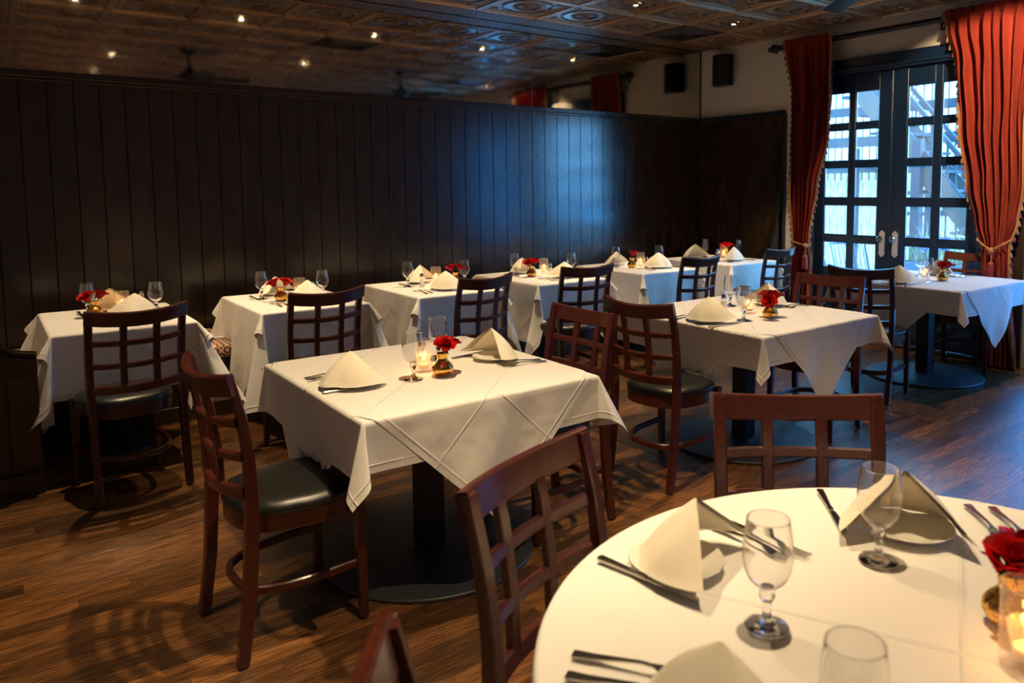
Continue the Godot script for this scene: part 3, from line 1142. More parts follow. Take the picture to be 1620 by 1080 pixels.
func curtain(called: String, label: String, lv: Array, pleats: float, sd: int, group: String) -> void:
	# lv: rows of [y, z at one edge, z at the other, pleat depth, distance from the wall]
	var nu := 150
	var ny := 90
	var rows := []
	var y0: float = lv[0][0]
	var y1: float = lv[lv.size() - 1][0]
	var fn := noise(1.3, FastNoiseLite.TYPE_SIMPLEX_SMOOTH, 2, sd)
	var ea := PackedVector3Array()
	var eb := PackedVector3Array()
	for j in ny + 1:
		var y := lerpf(y0, y1, float(j) / ny)
		var k := 0
		while k < lv.size() - 2 and y < lv[k + 1][0]: k += 1
		var f := clampf((y - lv[k][0]) / (lv[k + 1][0] - lv[k][0]), 0, 1)
		f = f * f * (3 - 2 * f) if f > 0 and f < 1 else f
		var za := lerpf(lv[k][1], lv[k + 1][1], f)
		var zb := lerpf(lv[k][2], lv[k + 1][2], f)
		var dp := lerpf(lv[k][3], lv[k + 1][3], f)
		var off := lerpf(lv[k][4], lv[k + 1][4], f)
		var row := PackedVector3Array()
		for i in nu + 1:
			var s := float(i) / nu
			var ph := s * pleats * TAU + fn.get_noise_2d(s * 2.2, y * 0.45) * 2.6
			var c := sin(ph)
			var wv := signf(c) * pow(absf(c), 0.75)
			var x := XD - off - wv * dp - 0.35 * dp * sin(ph * 0.43 + sd)
			if y > 2.905:
				x += dp * 0.7 * sin(s * 61.0 + y * 30.0) * (y - 2.905) / 0.06
			row.append(Vector3(x, y, lerpf(za, zb, s) + cos(ph) * dp * 0.3 * (1.0 if s > 0.03 and s < 0.97 else 0.0)))
		rows.append(row)
		ea.append(row[0])
		eb.append(row[nu])
	var t := thing(called, label, "curtain", Vector3(XD - 0.14, 0, (lv[0][1] + lv[0][2]) / 2), 0.0, group)
	var sh := Vector3(XD - 0.14, 0, (lv[0][1] + lv[0][2]) / 2)
	for j in rows.size():
		for i in rows[j].size(): rows[j][i] -= sh
	var b := MB.new()
	b.grid(rows, true, false, 3.0, 8.0)
	# a second face a few millimetres behind gives the cloth its thickness
	var back := []
	for r in rows:
		var q := PackedVector3Array()
		for p in r: q.append(p + Vector3(0.003, 0, 0))
		back.append(q)
	b.grid(back, false, false, 3.0, 8.0)
	obj("curtain_cloth", b, M["red_velvet"], t)
	# fringe of small tassels along both edges
	var fa := MB.new()
	var fb := MB.new()
	for e in [[ea, -1.0], [eb, 1.0]]:
		var pa: PackedVector3Array = e[0]
		var st := PackedVector3Array()
		for j in pa.size(): st.append(pa[j] - sh + Vector3(-0.006, 0, e[1] * 0.004))
		fa.bar(st, [Vector3(1, 0, 0)], [Vector3(0, 0, 1)], [0.003], [0.010], 0.001)
		var n := 46
		for k in n:
			var q := float(k + 0.5) / n * (pa.size() - 1)
			var p := pa[int(q)].lerp(pa[mini(int(q) + 1, pa.size() - 1)], q - int(q)) - sh
			if p.y < 0.05: continue
			var c := p + Vector3(-0.008, 0, e[1] * 0.020)
			var tb := fb if k % 3 == 2 else fa
			tb.lathe(PackedVector2Array([Vector2(0.0, -0.036), Vector2(0.011, -0.036), Vector2(0.008, -0.018), Vector2(0.004, -0.008), Vector2(0.006, -0.002), Vector2(0.002, 0.006)]), 7, c)
	var o := obj("tassel_fringe", fa, M["fringe_gold"], t)
	o.set_meta("kind", "stuff")
	o = obj("tassel_fringe_red", fb, M["fringe_red"], t)
	o.set_meta("kind", "stuff")


func build_curtains() -> void:
	var zr0 := -5.0
	var zr1 := -2.2
	var t := thing("curtain_rod", "long black iron curtain rod with carved finial above the French doors", "curtain rod", Vector3(XD - 0.13, 2.905, -3.8))
	var b := MB.new()
	b.tube(PackedVector3Array([Vector3(0, 0, -1.17), Vector3(0, 0, 1.5)]), [0.026], 14)
	obj("rod", b, M["black_iron"], t)
	b = MB.new()
	b.lathe(PackedVector2Array([Vector2(0.018, 0.0), Vector2(0.03, 0.006), Vector2(0.03, 0.014), Vector2(0.02, 0.022), Vector2(0.026, 0.032), Vector2(0.044, 0.055), Vector2(0.047, 0.075), Vector2(0.036, 0.10), Vector2(0.018, 0.112), Vector2(0.025, 0.122), Vector2(0.022, 0.14), Vector2(0.008, 0.152), Vector2(0, 0.154)]), 18, Vector3.ZERO, true, 0.12, 6)
	var fi := obj("finial", b, M["black_iron"], t)
	fi.transform = Transform3D(Basis(Vector3.RIGHT, -PI / 2), Vector3(0, 0, -1.15))
	for z in [-1.09, 0.45]:
		b = MB.new()
		b.box(Vector3(0.065, -0.01, z), Vector3(0.13, 0.02, 0.02), 0.003)
		b.box(Vector3(0.125, -0.02, z), Vector3(0.01, 0.09, 0.04), 0.003)
		obj("bracket", b, M["black_iron"], t)
	var g := "red velvet curtains at the French doors"
	curtain("curtain", "deep red velvet curtain with tasselled edges hanging left of the French doors, in shade", [[2.965, -4.862, -4.335, 0.014, 0.172], [2.905, -4.858, -4.335, 0.010, 0.172], [2.83, -4.85, -4.336, 0.024, 0.155], [2.40, -4.805, -4.350, 0.042, 0.13], [2.0, -4.795, -4.390, 0.036, 0.13], [1.5, -4.785, -4.505, 0.036, 0.125], [0.93, -4.750, -4.585, 0.024, 0.12], [0.6, -4.775, -4.555, 0.036, 0.12], [0.02, -4.785, -4.515, 0.045, 0.13]], 6.0, 3, g)
	curtain("curtain", "bright orange-red velvet curtain with tasselled edges hanging right of the French doors", [[2.965, -3.262, -2.50, 0.016, 0.172], [2.905, -3.255, -2.51, 0.011, 0.172], [2.83, -3.24, -2.53, 0.040, 0.155], [2.5, -3.165, -2.56, 0.056, 0.13], [2.0, -3.095, -2.585, 0.058, 0.13], [1.5, -3.02, -2.58, 0.056, 0.13], [1.20, -2.965, -2.625, 0.040, 0.125], [1.0, -2.905, -2.68, 0.030, 0.12], [0.7, -2.88, -2.665, 0.040, 0.125], [0.02, -2.87, -2.60, 0.055, 0.15]], 8.0, 11, g)
	# rope ties
	tie("gold rope tie with a red tassel holding the left curtain", 0.955, -4.755, -4.58, 0.905, true)
	tie("gold rope tie knotted round the right curtain", 1.06, -2.93, -2.665, 0.965, false)


func tie(label: String, y: float, za: float, zb: float, yk: float, side: bool) -> void:
	var t := thing("curtain_tie", label, "tieback", Vector3(XD - 0.12, y, (za + zb) / 2), 0.0, "rope ties of the curtains")
	var zc := (za + zb) / 2
	var hw := (zb - za) / 2 + 0.012
	var pts := PackedVector3Array()
	var n := 40
	for k in n + 1:
		var a := TAU * k / n
		var front := maxf(0.0, -cos(a))
		var zz := sin(a) * hw
		var drop := (1.0 - absf(sin(a))) * (y - yk) * (1.0 if cos(a) < 0 else -0.6)
		if side: drop = (sin(a) * 0.5 + 0.5) * (y - yk)
		pts.append(Vector3(cos(a) * 0.075, -drop, zz))
	var b := MB.new()
	for s in 2:
		var q := PackedVector3Array()
		for k in pts.size():
			var an := k * 1.1 + s * PI
			q.append(pts[k] + Vector3(cos(an), sin(an), 0) * 0.005)
		b.tube(q, [0.0065], 6, false)
	obj("rope", b, M["rope_gold"], t)
	var kz := hw * 0.85 if side else 0.0
	var kp := Vector3(-0.07 if not side else -0.05, yk - y, kz)
	b = MB.new()
	b.lathe(PackedVector2Array([Vector2(0, -0.03), Vector2(0.018, -0.022), Vector2(0.024, 0.0), Vector2(0.018, 0.02), Vector2(0, 0.028)]), 12, kp, true, 0.1, 5)
	obj("knot", b, M["rope_gold"], t)
	b = MB.new()
	b.tube(PackedVector3Array([kp, kp + Vector3(-0.004, -0.05, 0.004), kp + Vector3(0, -0.10, 0.0)]), [0.006], 6)
	obj("cord", b, M["rope_gold"], t)
	b = MB.new()
	b.lathe(PackedVector2Array([Vector2(0, -0.235), Vector2(0.03, -0.235), Vector2(0.024, -0.14), Vector2(0.020, -0.125), Vector2(0.026, -0.115), Vector2(0.02, -0.10), Vector2(0.006, -0.09)]), 14, kp, true, 0.08, 7)
	obj("tassel", b, M["fringe_red"], t)


# ---------------------------------------------------------------- outside

func build_outside() -> void:
	var b := MB.new()
	b.box(Vector3(12.0, -0.10, -4.5), Vector3(10.0, 0.16, 15.0))
	struct("patio_ground", b, M["concrete"])
	# neighbouring white building with lap siding
	var t := thing("neighbour_house", "pale sided building standing behind the patio fence", "building", Vector3(17.0, 0, -8.0))
	b = MB.new()
	b.box(Vector3(0.2, 2.9, 0), Vector3(0.3, 5.8, 14.0))
	obj("wall", b, M["siding"], t)
	for k in 20:
		b = MB.new()
		b.box(Vector3(0.03, 0.4 + k * 0.27, 0), Vector3(0.03, 0.262, 14.0), 0.004, Basis(Vector3.BACK, 0.06))
		obj("siding_board", b, M["siding"], t)
	# board fence
	t = thing("wooden_fence", "pale upright board fence behind the steel stair outside the doors", "fence", Vector3(12.4, 0, -7.0))
	for k in 44:
		b = MB.new()
		b.box(Vector3(rng.randf_range(-0.006, 0.006), 0.98, -3.5 + k * 0.16), Vector3(0.022, 1.92, 0.152), 0.003)
		obj("fence_board", b, M["fence_wood"], t)
	b = MB.new()
	for y in [0.4, 1.6]:
		b.box(Vector3(0.05, y, 0), Vector3(0.05, 0.09, 7.1), 0.004)
	obj("fence_rail", b, M["fence_wood"], t)
	# steel stair: two stringers, treads, posts, rails with balusters
	t = thing("steel_stair", "dark steel outdoor staircase with thin balusters seen through the French doors", "staircase", Vector3(9.4, 0, -5.0))
	var dir := Vector3(0, -0.76, 0.65).normalized()
	for e in [[-0.45, 2.05, 0.05], [0.75, 2.05, -0.35]]:
		var p := Vector3(e[0], e[1], e[2])
		b = MB.new()
		b.bar(PackedVector3Array([p - dir * 3.0, p + dir * 2.55]), [Vector3.RIGHT], [Vector3(0, 0.65, 0.76)], [0.015], [0.125], 0.004)
		obj("stringer", b, M["stair_steel"] if e[0] > 0 else M["stair_rust"], t)
		b = MB.new()
		var q := p + Vector3(0, 0.62, 0)
		b.bar(PackedVector3Array([q - dir * 3.0, q + dir * 2.3]), [Vector3.RIGHT], [Vector3(0, 0.65, 0.76)], [0.02], [0.028], 0.004)
		b.bar(PackedVector3Array([q - dir * 3.0 + Vector3(0, -0.42, 0), q + dir * 2.3 + Vector3(0, -0.42, 0)]), [Vector3.RIGHT], [Vector3(0, 0.65, 0.76)], [0.012], [0.016], 0.003)
		obj("hand_rail", b, M["stair_steel"], t)
		for k in 34:
			var f := -2.9 + k * 0.152
			b = MB.new()
			b.box(q + dir * f + Vector3(0, -0.22, 0), Vector3(0.014, 0.44, 0.014), 0.002)
			obj("baluster", b, M["stair_steel"], t)
	for k in 16:
		var p := Vector3(0.15, 2.05, -0.15) + dir * (-2.7 + k * 0.32)
		b = MB.new()
		b.box(p, Vector3(1.16, 0.035, 0.26), 0.004)
		obj("tread", b, M["stair_steel"], t)
	for e in [[-0.5, 0.30], [0.9, -1.4], [0.2, -2.3]]:
		b = MB.new()
		b.box(Vector3(e[0], 1.0, e[1]), Vector3(0.11, 2.1, 0.11), 0.005)
		obj("post", b, M["stair_steel"], t)
	# upper landing with its own rail
	t = thing("steel_landing", "dark steel landing rail with upright bars behind the upper door panes", "railing", Vector3(10.6, 0, -6.4))
	b = MB.new()
	b.box(Vector3(0, 2.16, 0.0), Vector3(0.08, 0.15, 5.2), 0.004)
	b.box(Vector3(0, 2.62, 0.0), Vector3(0.08, 0.13, 5.2), 0.004)
	b.box(Vector3(0, 3.12, 0.0), Vector3(0.06, 0.06, 5.2), 0.004)
	b.box(Vector3(0, 1.74, 0.2), Vector3(0.06, 0.09, 5.0), 0.004)
	obj("beam", b, M["stair_steel"], t)
	for k in 44:
		b = MB.new()
		b.box(Vector3(0.0, 2.35, -2.5 + k * 0.116), Vector3(0.016, 1.54, 0.016), 0.002)
		obj("baluster", b, M["stair_steel"], t)
	# low gate below the stair
	t = thing("steel_gate", "low dark steel gate of upright bars behind the right door's panes", "gate", Vector3(10.0, 0, -5.15))
	b = MB.new()
	for y in [1.40, 1.12, 0.80, 0.25]:
		b.box(Vector3(0, y, 0), Vector3(0.04, 0.05, 1.15), 0.003)
	obj("gate_rail", b, M["stair_steel"], t)
	for k in 9:
		b = MB.new()
		b.box(Vector3(0, 0.85, -0.54 + k * 0.135), Vector3(0.018, 1.3, 0.018), 0.002)
		obj("gate_bar", b, M["stair_steel"], t)
	b = MB.new()
	b.box(Vector3(0.02, 0.95, 0.06), Vector3(0.12, 1.9, 0.12), 0.004)
	obj("gate_post", b, M["stair_steel"], t)
	# patio chairs with slatted backs
	for e in [[8.7, -5.55, 0.5, "blue patio chair behind the lowest panes of the left door"], [8.35, -5.02, -0.35, "slatted patio chair just left of the door knobs, outside"]]:
		t = thing("patio_chair", e[3], "patio chair", Vector3(e[0], 0, e[1]), e[2], "patio chairs outside the doors")
		b = MB.new()
		b.box(Vector3(0, 0.40, 0), Vector3(0.46, 0.03, 0.46), 0.008)
		obj("seat", b, M["patio_blue"], t)
		for s in [-1.0, 1.0]:
			for q in [-1.0, 1.0]:
				b = MB.new()
				b.tube(PackedVector3Array([Vector3(s * 0.2, 0.4, q * 0.2), Vector3(s * 0.23, -0.02, q * 0.24)]), [0.013], 8)
				obj("leg", b, M["patio_metal"], t)
		b = MB.new()
		b.tube(PackedVector3Array([Vector3(-0.24, 0.40, -0.2), Vector3(-0.25, 0.80, -0.33), Vector3(0.25, 0.80, -0.33), Vector3(0.24, 0.40, -0.2)]), [0.014], 8)
		obj("back_frame", b, M["patio_metal"], t)
		for k in 8:
			var xx := -0.2 + k * 0.057
			b = MB.new()
			b.tube(PackedVector3Array([Vector3(xx, 0.41, -0.2), Vector3(xx * 1.05, 0.80, -0.33)]), [0.006], 6)
			obj("back_bar", b, M["patio_metal"], t)
	t = thing("patio_table", "white patio table top beyond the right door's bottom panes", "table", Vector3(7.85, 0, -4.30))
	b = MB.new()
	b.lathe(PackedVector2Array([Vector2(0, 0.47), Vector2(0.34, 0.47), Vector2(0.35, 0.485), Vector2(0.34, 0.50), Vector2(0, 0.50)]), 28)
	obj("table_top", b, M["siding"], t)
	b = MB.new()
	b.lathe(PackedVector2Array([Vector2(0.2, -0.02), Vector2(0.2, 0.0), Vector2(0.03, 0.03), Vector2(0.03, 0.47)]), 16)
	obj("pedestal", b, M["patio_metal"], t)
	# planter with grasses and blue flowers
	t = thing("garden_planter", "blue-grey planter box outside the right door", "planter", Vector3(8.30, 0, -4.02))
	b = MB.new()
	b.box(Vector3(0, 0.32, 0), Vector3(0.42, 0.68, 0.9), 0.01)
	obj("box", b, M["planter"], t)
	b = MB.new()
	b.box(Vector3(0, 0.655, 0), Vector3(0.36, 0.03, 0.84))
	obj("soil", b, M["soil"], t)
	t = thing("ornamental_grass", "tuft of arching green and straw grass growing in the planter outside", "grass", Vector3(8.30, 0.66, -4.02))
	t.set_meta("kind", "stuff")
	for e in [["grass_blade", 150, 0.34], ["grass_pale", 90, 0.55]]:
		b = MB.new()
		for k in e[1]:
			var a := rng.randf() * TAU
			var base := Vector3(rng.randf_range(-0.16, 0.16), 0, rng.randf_range(-0.38, 0.38))
			var d := Vector3(cos(a), 0, sin(a))
			var hh: float = e[2] * rng.randf_range(0.5, 1.0)
			var lean := rng.randf_range(0.05, 0.30)
			var side := Vector3(-d.z, 0, d.x) * 0.004
			var rows := []
			for q in 5:
				var f := q / 4.0
				var p := base + d * lean * f * f + Vector3(0, hh * f * (1.0 - 0.15 * f * f), 0)
				rows.append(PackedVector3Array([p - side * (1.1 - f), p + side * (1.1 - f)]))
			b.grid(rows)
		obj("blades", b, M[e[0]], t).set_meta("kind", "stuff")
	b = MB.new()
	for k in 26:
		var c := Vector3(rng.randf_range(-0.15, 0.15), rng.randf_range(0.10, 0.26), rng.randf_range(-0.38, 0.05))
		b.lathe(PackedVector2Array([Vector2(0, -0.02), Vector2(0.02, -0.01), Vector2(0.028, 0.008), Vector2(0, 0.016)]), 7, c, true, 0.3, 3)
	obj("flower_heads", b, M["flower_blue"], t).set_meta("kind", "stuff")

# ---------------------------------------------------------------- tables and cloths

# name, centre x, centre z, half width (x), half depth (z)
const TABLES := [
	["leftmost wall table", 0.590, -5.10, 0.335, 0.455],
	["second wall table from left", 1.632, -5.14, 0.328, 0.455],
	["third wall table from left", 2.655, -5.13, 0.328, 0.450],
	["fourth wall table from left", 3.665, -5.15, 0.335, 0.455],
	["fifth wall table from left", 4.760, -5.17, 0.320, 0.450],
	["far corner table", 5.900, -5.16, 0.335, 0.450],
	["foreground square table", 1.408, -2.790, 0.478, 0.512],
	["middle square table", 3.520, -2.875, 0.508, 0.530],
	["square table by doors", 5.850, -2.985, 0.510, 0.500],
]
const ROUND := Vector3(1.188, 0, -0.527)
const RR := 0.667

# name, x, z of the middle of the crest rail, facing (x, z)
const CHAIRS := [
	["wooden lattice-back chair at the leftmost table along the dark wall, back to us", 0.574, -4.165, -0.16, -1.0],
	["wooden lattice-back chair at the second wall table from the left, back to us", 1.515, -4.190, -0.14, -1.0],
	["wooden lattice-back chair at the third wall table from the left, back to us", 2.550, -4.185, -0.20, -1.0],
	["wooden lattice-back chair at the fourth wall table, behind the chair with reddish back", 3.455, -4.265, 0.07, -1.0],
	["wooden lattice-back chair at the fifth wall table, left of the shakered middle table", 4.610, -4.225, -0.04, -1.0],
	["wooden lattice-back chair at the far corner table, close to the left curtain", 5.770, -4.315, -0.08, -1.0],
	["wooden lattice-back chair left of the foreground square table, black seat lit and whole", 0.560, -2.640, 1.0, -0.06],
	["reddish wooden chair right of the foreground square table, front of its back facing us", 2.187, -2.737, -1.0, 0.02],
	["wooden lattice-back chair left of the middle square table, black seat half lit", 2.580, -2.775, 1.0, -0.10],
	["reddish wooden chair right of the middle square table, before the left curtain", 4.235, -2.785, -1.0, 0.20],
	["dark lattice-back chair left of the square table by the French doors", 4.808, -2.920, 1.0, -0.19],
	["reddish wooden chair before the bright right curtain at the square table by the doors", 6.560, -2.955, -1.0, 0.22],
	["large blurred wooden chair at the left of the round table, lattice back leaning left", 0.880, -1.268, 0.36, 0.93],
	["reddish wooden chair at the far side of the round table, crest rail level and lit", 1.710, -1.215, -0.65, 0.757],
	["blurred chair cut off by the bottom edge, only its rounded crest end showing", 0.325, -0.697, 0.94, 0.34],
]

var seats := []

func support(x: float, z: float) -> float:
	var s := 0.0
	if z < -5.335 and x < XD: s = 0.484
	for c in seats:
		var d: float = Vector2(x - c.x, z - c.y).length()
		if d < 0.27: s = maxf(s, lerpf(0.503, 0.27, smoothstep(0.19, 0.27, d)))
	return s


func drape(a: float, b: float, hx: float, hz: float, lift: float, ph: float, cx: float, cz: float) -> Vector3:
	var rho := 0.012
	var L := rho * PI / 2
	var ax := absf(a)
	var bz := absf(b)
	var da := maxf(ax - hx, 0.0)
	var db := maxf(bz - hz, 0.0)
	var sa := signf(a)
	var sb := signf(b)
	var top := T + lift
	var p := Vector3(a, top, b)
	var out := Vector3.ZERO
	if da > 0.0 and db > 0.0:
		var r := sqrt(da * da + db * db)
		var f := atan2(db, da)
		var ci := (1.0 if sa > 0 else 0.0) + (2.0 if sb > 0 else 0.0)
		var thm := 0.37 + 0.10 * sin(ph * 3.1 + ci * 2.3) + (0.30 if lift > 0.003 else 0.0)
		var th := thm * pow(sin(2.0 * f), 0.75)
		var lat := 0.22 * sin(4.0 * f) * sin(2.0 * f) + 0.10 * sin(ph * 1.7 + ci * 4.1) * pow(sin(2.0 * f), 2.0)
		var dg := Vector3(sa, 0, sb).normalized()
		var lt := Vector3(sa, 0, -sb).normalized()
		out = dg
		var rr := maxf(0.0, r - L * 0.5)
		var k := minf(1.0, r / L)
		p = Vector3(sa * hx, top, sb * hz) + (dg * sin(th) + lt * lat) * rr
		p += (Vector3(sa, 0, 0) * cos(f) + Vector3(0, 0, sb) * sin(f)) * (rho + lift) * sin(k * PI / 2)
		p.y = top - (rho * (1.0 - cos(k * PI / 2)) + maxf(0.0, r - L) * cos(th))
	elif da > 0.0 or db > 0.0:
		var d := maxf(da, db)
		var along := b if da > 0.0 else a
		var lim := hz if da > 0.0 else hx
		out = Vector3(sa, 0, 0) if da > 0.0 else Vector3(0, 0, sb)
		var k := minf(1.0, d / L)
		var drop := rho * (1.0 - cos(k * PI / 2)) + maxf(0.0, d - L)
		var fade := smoothstep(0.0, 0.14, lim - absf(along))
		var e := maxf(0.0, d - L)
		var rp := e * (0.035 * sin(along * 13.0 + ph + e * 4.0) + 0.028 * sin(along * 24.0 - ph * 2.0 + e * 6.0)) * fade + e * 0.03 * fade
		var o := (rho + lift) * sin(k * PI / 2) + rp
		if da > 0.0: p = Vector3(sa * (hx + o), top - drop, b)
		else: p = Vector3(a, top - drop, sb * (hz + o))
	var s := support(cx + p.x, cz + p.z)
	if p.y < s + lift:
		var ex := s + lift - p.y
		p.y = s + lift + 0.004 * sin(ex * 30.0)
		p -= out * ex * 0.22
	return p


func cloth_mesh(hx: float, hz: float, half: float, turned: bool, lift: float, ph: float, cx: float, cz: float) -> ArrayMesh:
	var D := half * (sqrt(2.0) if turned else 1.0)
	var L := 0.012 * PI / 2
	var bs := []
	for k in 25: bs.append(lerpf(D, hz + L, k / 24.0))
	bs.append(hz + L * 0.6)
	bs.append(hz + L * 0.25)
	bs.append(hz)
	var nf := 12
	for k in range(1, nf): bs.append(lerpf(hz, -hz, float(k) / nf))
	for k in 28: bs.append(-bs[27 - k])
	var rows := []
	var uvs := []
	for b in bs:
		var w: float = maxf(0.0005, D - absf(b)) if turned else half
		var e1 := minf(w, hx + L)
		var e2 := minf(w, hx)
		var cols := []
		for k in 23: cols.append(lerpf(w, e1, k / 22.0))
		cols.append(lerpf(e1, e2, 0.4))
		cols.append(lerpf(e1, e2, 0.75))
		cols.append(e2)
		for k in range(1, nf): cols.append(lerpf(e2, -e2, float(k) / nf))
		for k in 26: cols.append(-cols[25 - k])
		var row := PackedVector3Array()
		var uv := PackedVector2Array()
		for a in cols:
			row.append(drape(a, b, hx, hz, lift, ph, cx, cz))
			var s: float = (a + b) / sqrt(2.0) if turned else a
			var t: float = (b - a) / sqrt(2.0) if turned else b
			uv.append(Vector2(s / (2 * half) + 0.5, t / (2 * half) + 0.5))
		rows.append(row)
		uvs.append(uv)
	var mb := MB.new()
	mb.grid(rows, false, false, 1, 1, uvs)
	# face the normals up and outwards
	if mb.n[mb.v.size() / 2].y < 0:
		mb = MB.new()
		mb.grid(rows, true, false, 1, 1, uvs)
	return mb.mesh()


func build_tables() -> void:
	for c in CHAIRS:
		var d := Vector2(c[3], c[4]).normalized() * 0.235
		seats.append(Vector2(c[1], c[2]) + d)
	var tl := ["", "", "", "", "", "", "with black pedestal and round floor plate", "with black pedestal and round floor plate", "with black pedestal and blue-lit round floor plate"]
	for k in TABLES.size():
		var e: Array = TABLES[k]
		var hx: float = e[3]
		var hz: float = e[4]
		var at := Vector3(e[1], 0, e[2])
		var t := thing("dining_table", "%s, %s" % [e[0], tl[k] if tl[k] else "under white cloths against the bench"], "table", at, 0.0, "cloth-covered dining tables")
		var b := MB.new()
		b.box(Vector3(0, T - 0.018, 0), Vector3(hx * 2 - 0.004, 0.030, hz * 2 - 0.004), 0.006)
		obj("table_top", b, M["laminate"], t)
		b = MB.new()
		b.box(Vector3(0, 0.385, 0), Vector3(0.10, 0.70, 0.10), 0.006)
		obj("pedestal", b, M["table_black"], t)
		b = MB.new()
		b.box(Vector3(0, T - 0.043, 0), Vector3(hx * 1.3, 0.016, 0.08), 0.004)
		b.box(Vector3(0, T - 0.043, 0), Vector3(0.08, 0.016, hz * 1.3), 0.004)
		obj("top_bracket", b, M["table_black"], t)
		b = MB.new()
		var r := 0.43 if k > 5 else 0.21
		b.lathe(PackedVector2Array([Vector2(0, 0.0), Vector2(r - 0.006, 0.0), Vector2(r - 0.006, 0.0), Vector2(r, 0.004), Vector2(r, 0.012), Vector2(r - 0.004, 0.018), Vector2(r * 0.5, 0.026), Vector2(0.10, 0.034), Vector2(0, 0.036)]), 64)
		obj("base_plate", b, M["base_plate_black"], t)
		var ph := k * 1.37 + 0.4
		var o := put_mesh("under_cloth", cloth_mesh(hx, hz, 0.690 if k > 5 else 0.80, false, 0.0012, ph, at.x, at.z), M["linen_under"])
		o.position = at
		tag(o, "white under tablecloth, corners hanging in folds, %s" % e[0], "tablecloth", "white under tablecloths")
		o = put_mesh("over_cloth", cloth_mesh(hx, hz, 0.685, true, 0.0042, ph, at.x, at.z), M["linen_over"])
		o.position = at
		tag(o, "white top tablecloth with pointed flaps, laid cornerwise, %s" % e[0], "tablecloth", "white top tablecloths")
	# the round table
	var t := thing("round_table", "round dining table under a white cloth in the near right corner", "table", ROUND)
	var b := MB.new()
	b.lathe(PackedVector2Array([Vector2(0, T - 0.035), Vector2(RR - 0.005, T - 0.035), Vector2(RR - 0.002, T - 0.03), Vector2(RR - 0.002, T - 0.006), Vector2(RR - 0.006, T - 0.002), Vector2(0, T - 0.002)]), 64)
	obj("table_top", b, M["laminate"], t)
	b = MB.new()
	b.lathe(PackedVector2Array([Vector2(0.05, 0.03), Vector2(0.05, T - 0.035)]), 24)
	obj("pedestal", b, M["table_black"], t)
	b = MB.new()
	b.lathe(PackedVector2Array([Vector2(0, 0.0), Vector2(0.40, 0.0), Vector2(0.405, 0.008), Vector2(0.40, 0.016), Vector2(0.08, 0.032), Vector2(0, 0.034)]), 48)
	obj("base_plate", b, M["base_plate_black"], t)
	var rows := []
	var uvs := []
	for i in 145:
		var a := TAU * (i % 144) / 144.0
		var row := PackedVector3Array()
		var uv := PackedVector2Array()
		for j in 40:
			var d := 0.0
			if j < 14: d = RR * j / 13.0
			elif j < 19: d = RR + 0.019 * (j - 13) / 5.0
			else: d = RR + 0.019 + (j - 18) * 0.0155
			var r := minf(d, RR)
			var e := maxf(0.0, d - RR)
			var k := minf(1.0, e / 0.019)
			var y := T + 0.0012 - 0.012 * (1.0 - cos(k * PI / 2)) - maxf(0.0, e - 0.019)
			if e > 0: r += 0.012 * sin(k * PI / 2)
			var h := maxf(0.0, e - 0.019)
			r += h * (0.10 * sin(a * 9.0 + 0.6) + 0.05 * sin(a * 17.0) + 0.05)
			row.append(Vector3(cos(a) * r, y, sin(a) * r))
			var q := Vector2(cos(a + 0.45), sin(a + 0.45)) * d
			uv.append(q / 2.0 + Vector2(0.5, 0.5))
		rows.append(row)
		uvs.append(uv)
	b = MB.new()
	b.grid(rows, false, true, 1, 1, uvs)
	var o := obj("round_cloth", b, M["linen_over"])
	o.position = ROUND
	tag(o, "cream-lit white cloth covering the round table at lower right", "tablecloth")


# ---------------------------------------------------------------- chairs

func lean(y: float) -> float:
	var pts := [[0.0, -0.235], [0.21, -0.205], [0.39, -0.193], [0.53, -0.187], [0.68, -0.191], [0.82, -0.210], [0.95, -0.243]]
	for k in pts.size() - 1:
		if y <= pts[k + 1][0]:
			var f: float = (y - pts[k][0]) / (pts[k + 1][0] - pts[k][0])
			return lerpf(pts[k][1], pts[k + 1][1], f)
	return -0.243


func seat_outline(sc: float, n := 48) -> PackedVector2Array:
	var p := PackedVector2Array()
	for k in n:
		var a := TAU * k / n
		var c := cos(a)
		var s := sin(a)
		var ex := 2.0 / (3.6 if s > 0 else 2.5)
		var hw := 0.213 if s > 0 else 0.203
		p.append(Vector2(signf(c) * pow(absf(c), ex) * hw * sc, signf(s) * pow(absf(s), ex) * (0.20 if s > 0 else 0.205) * sc))
	return p


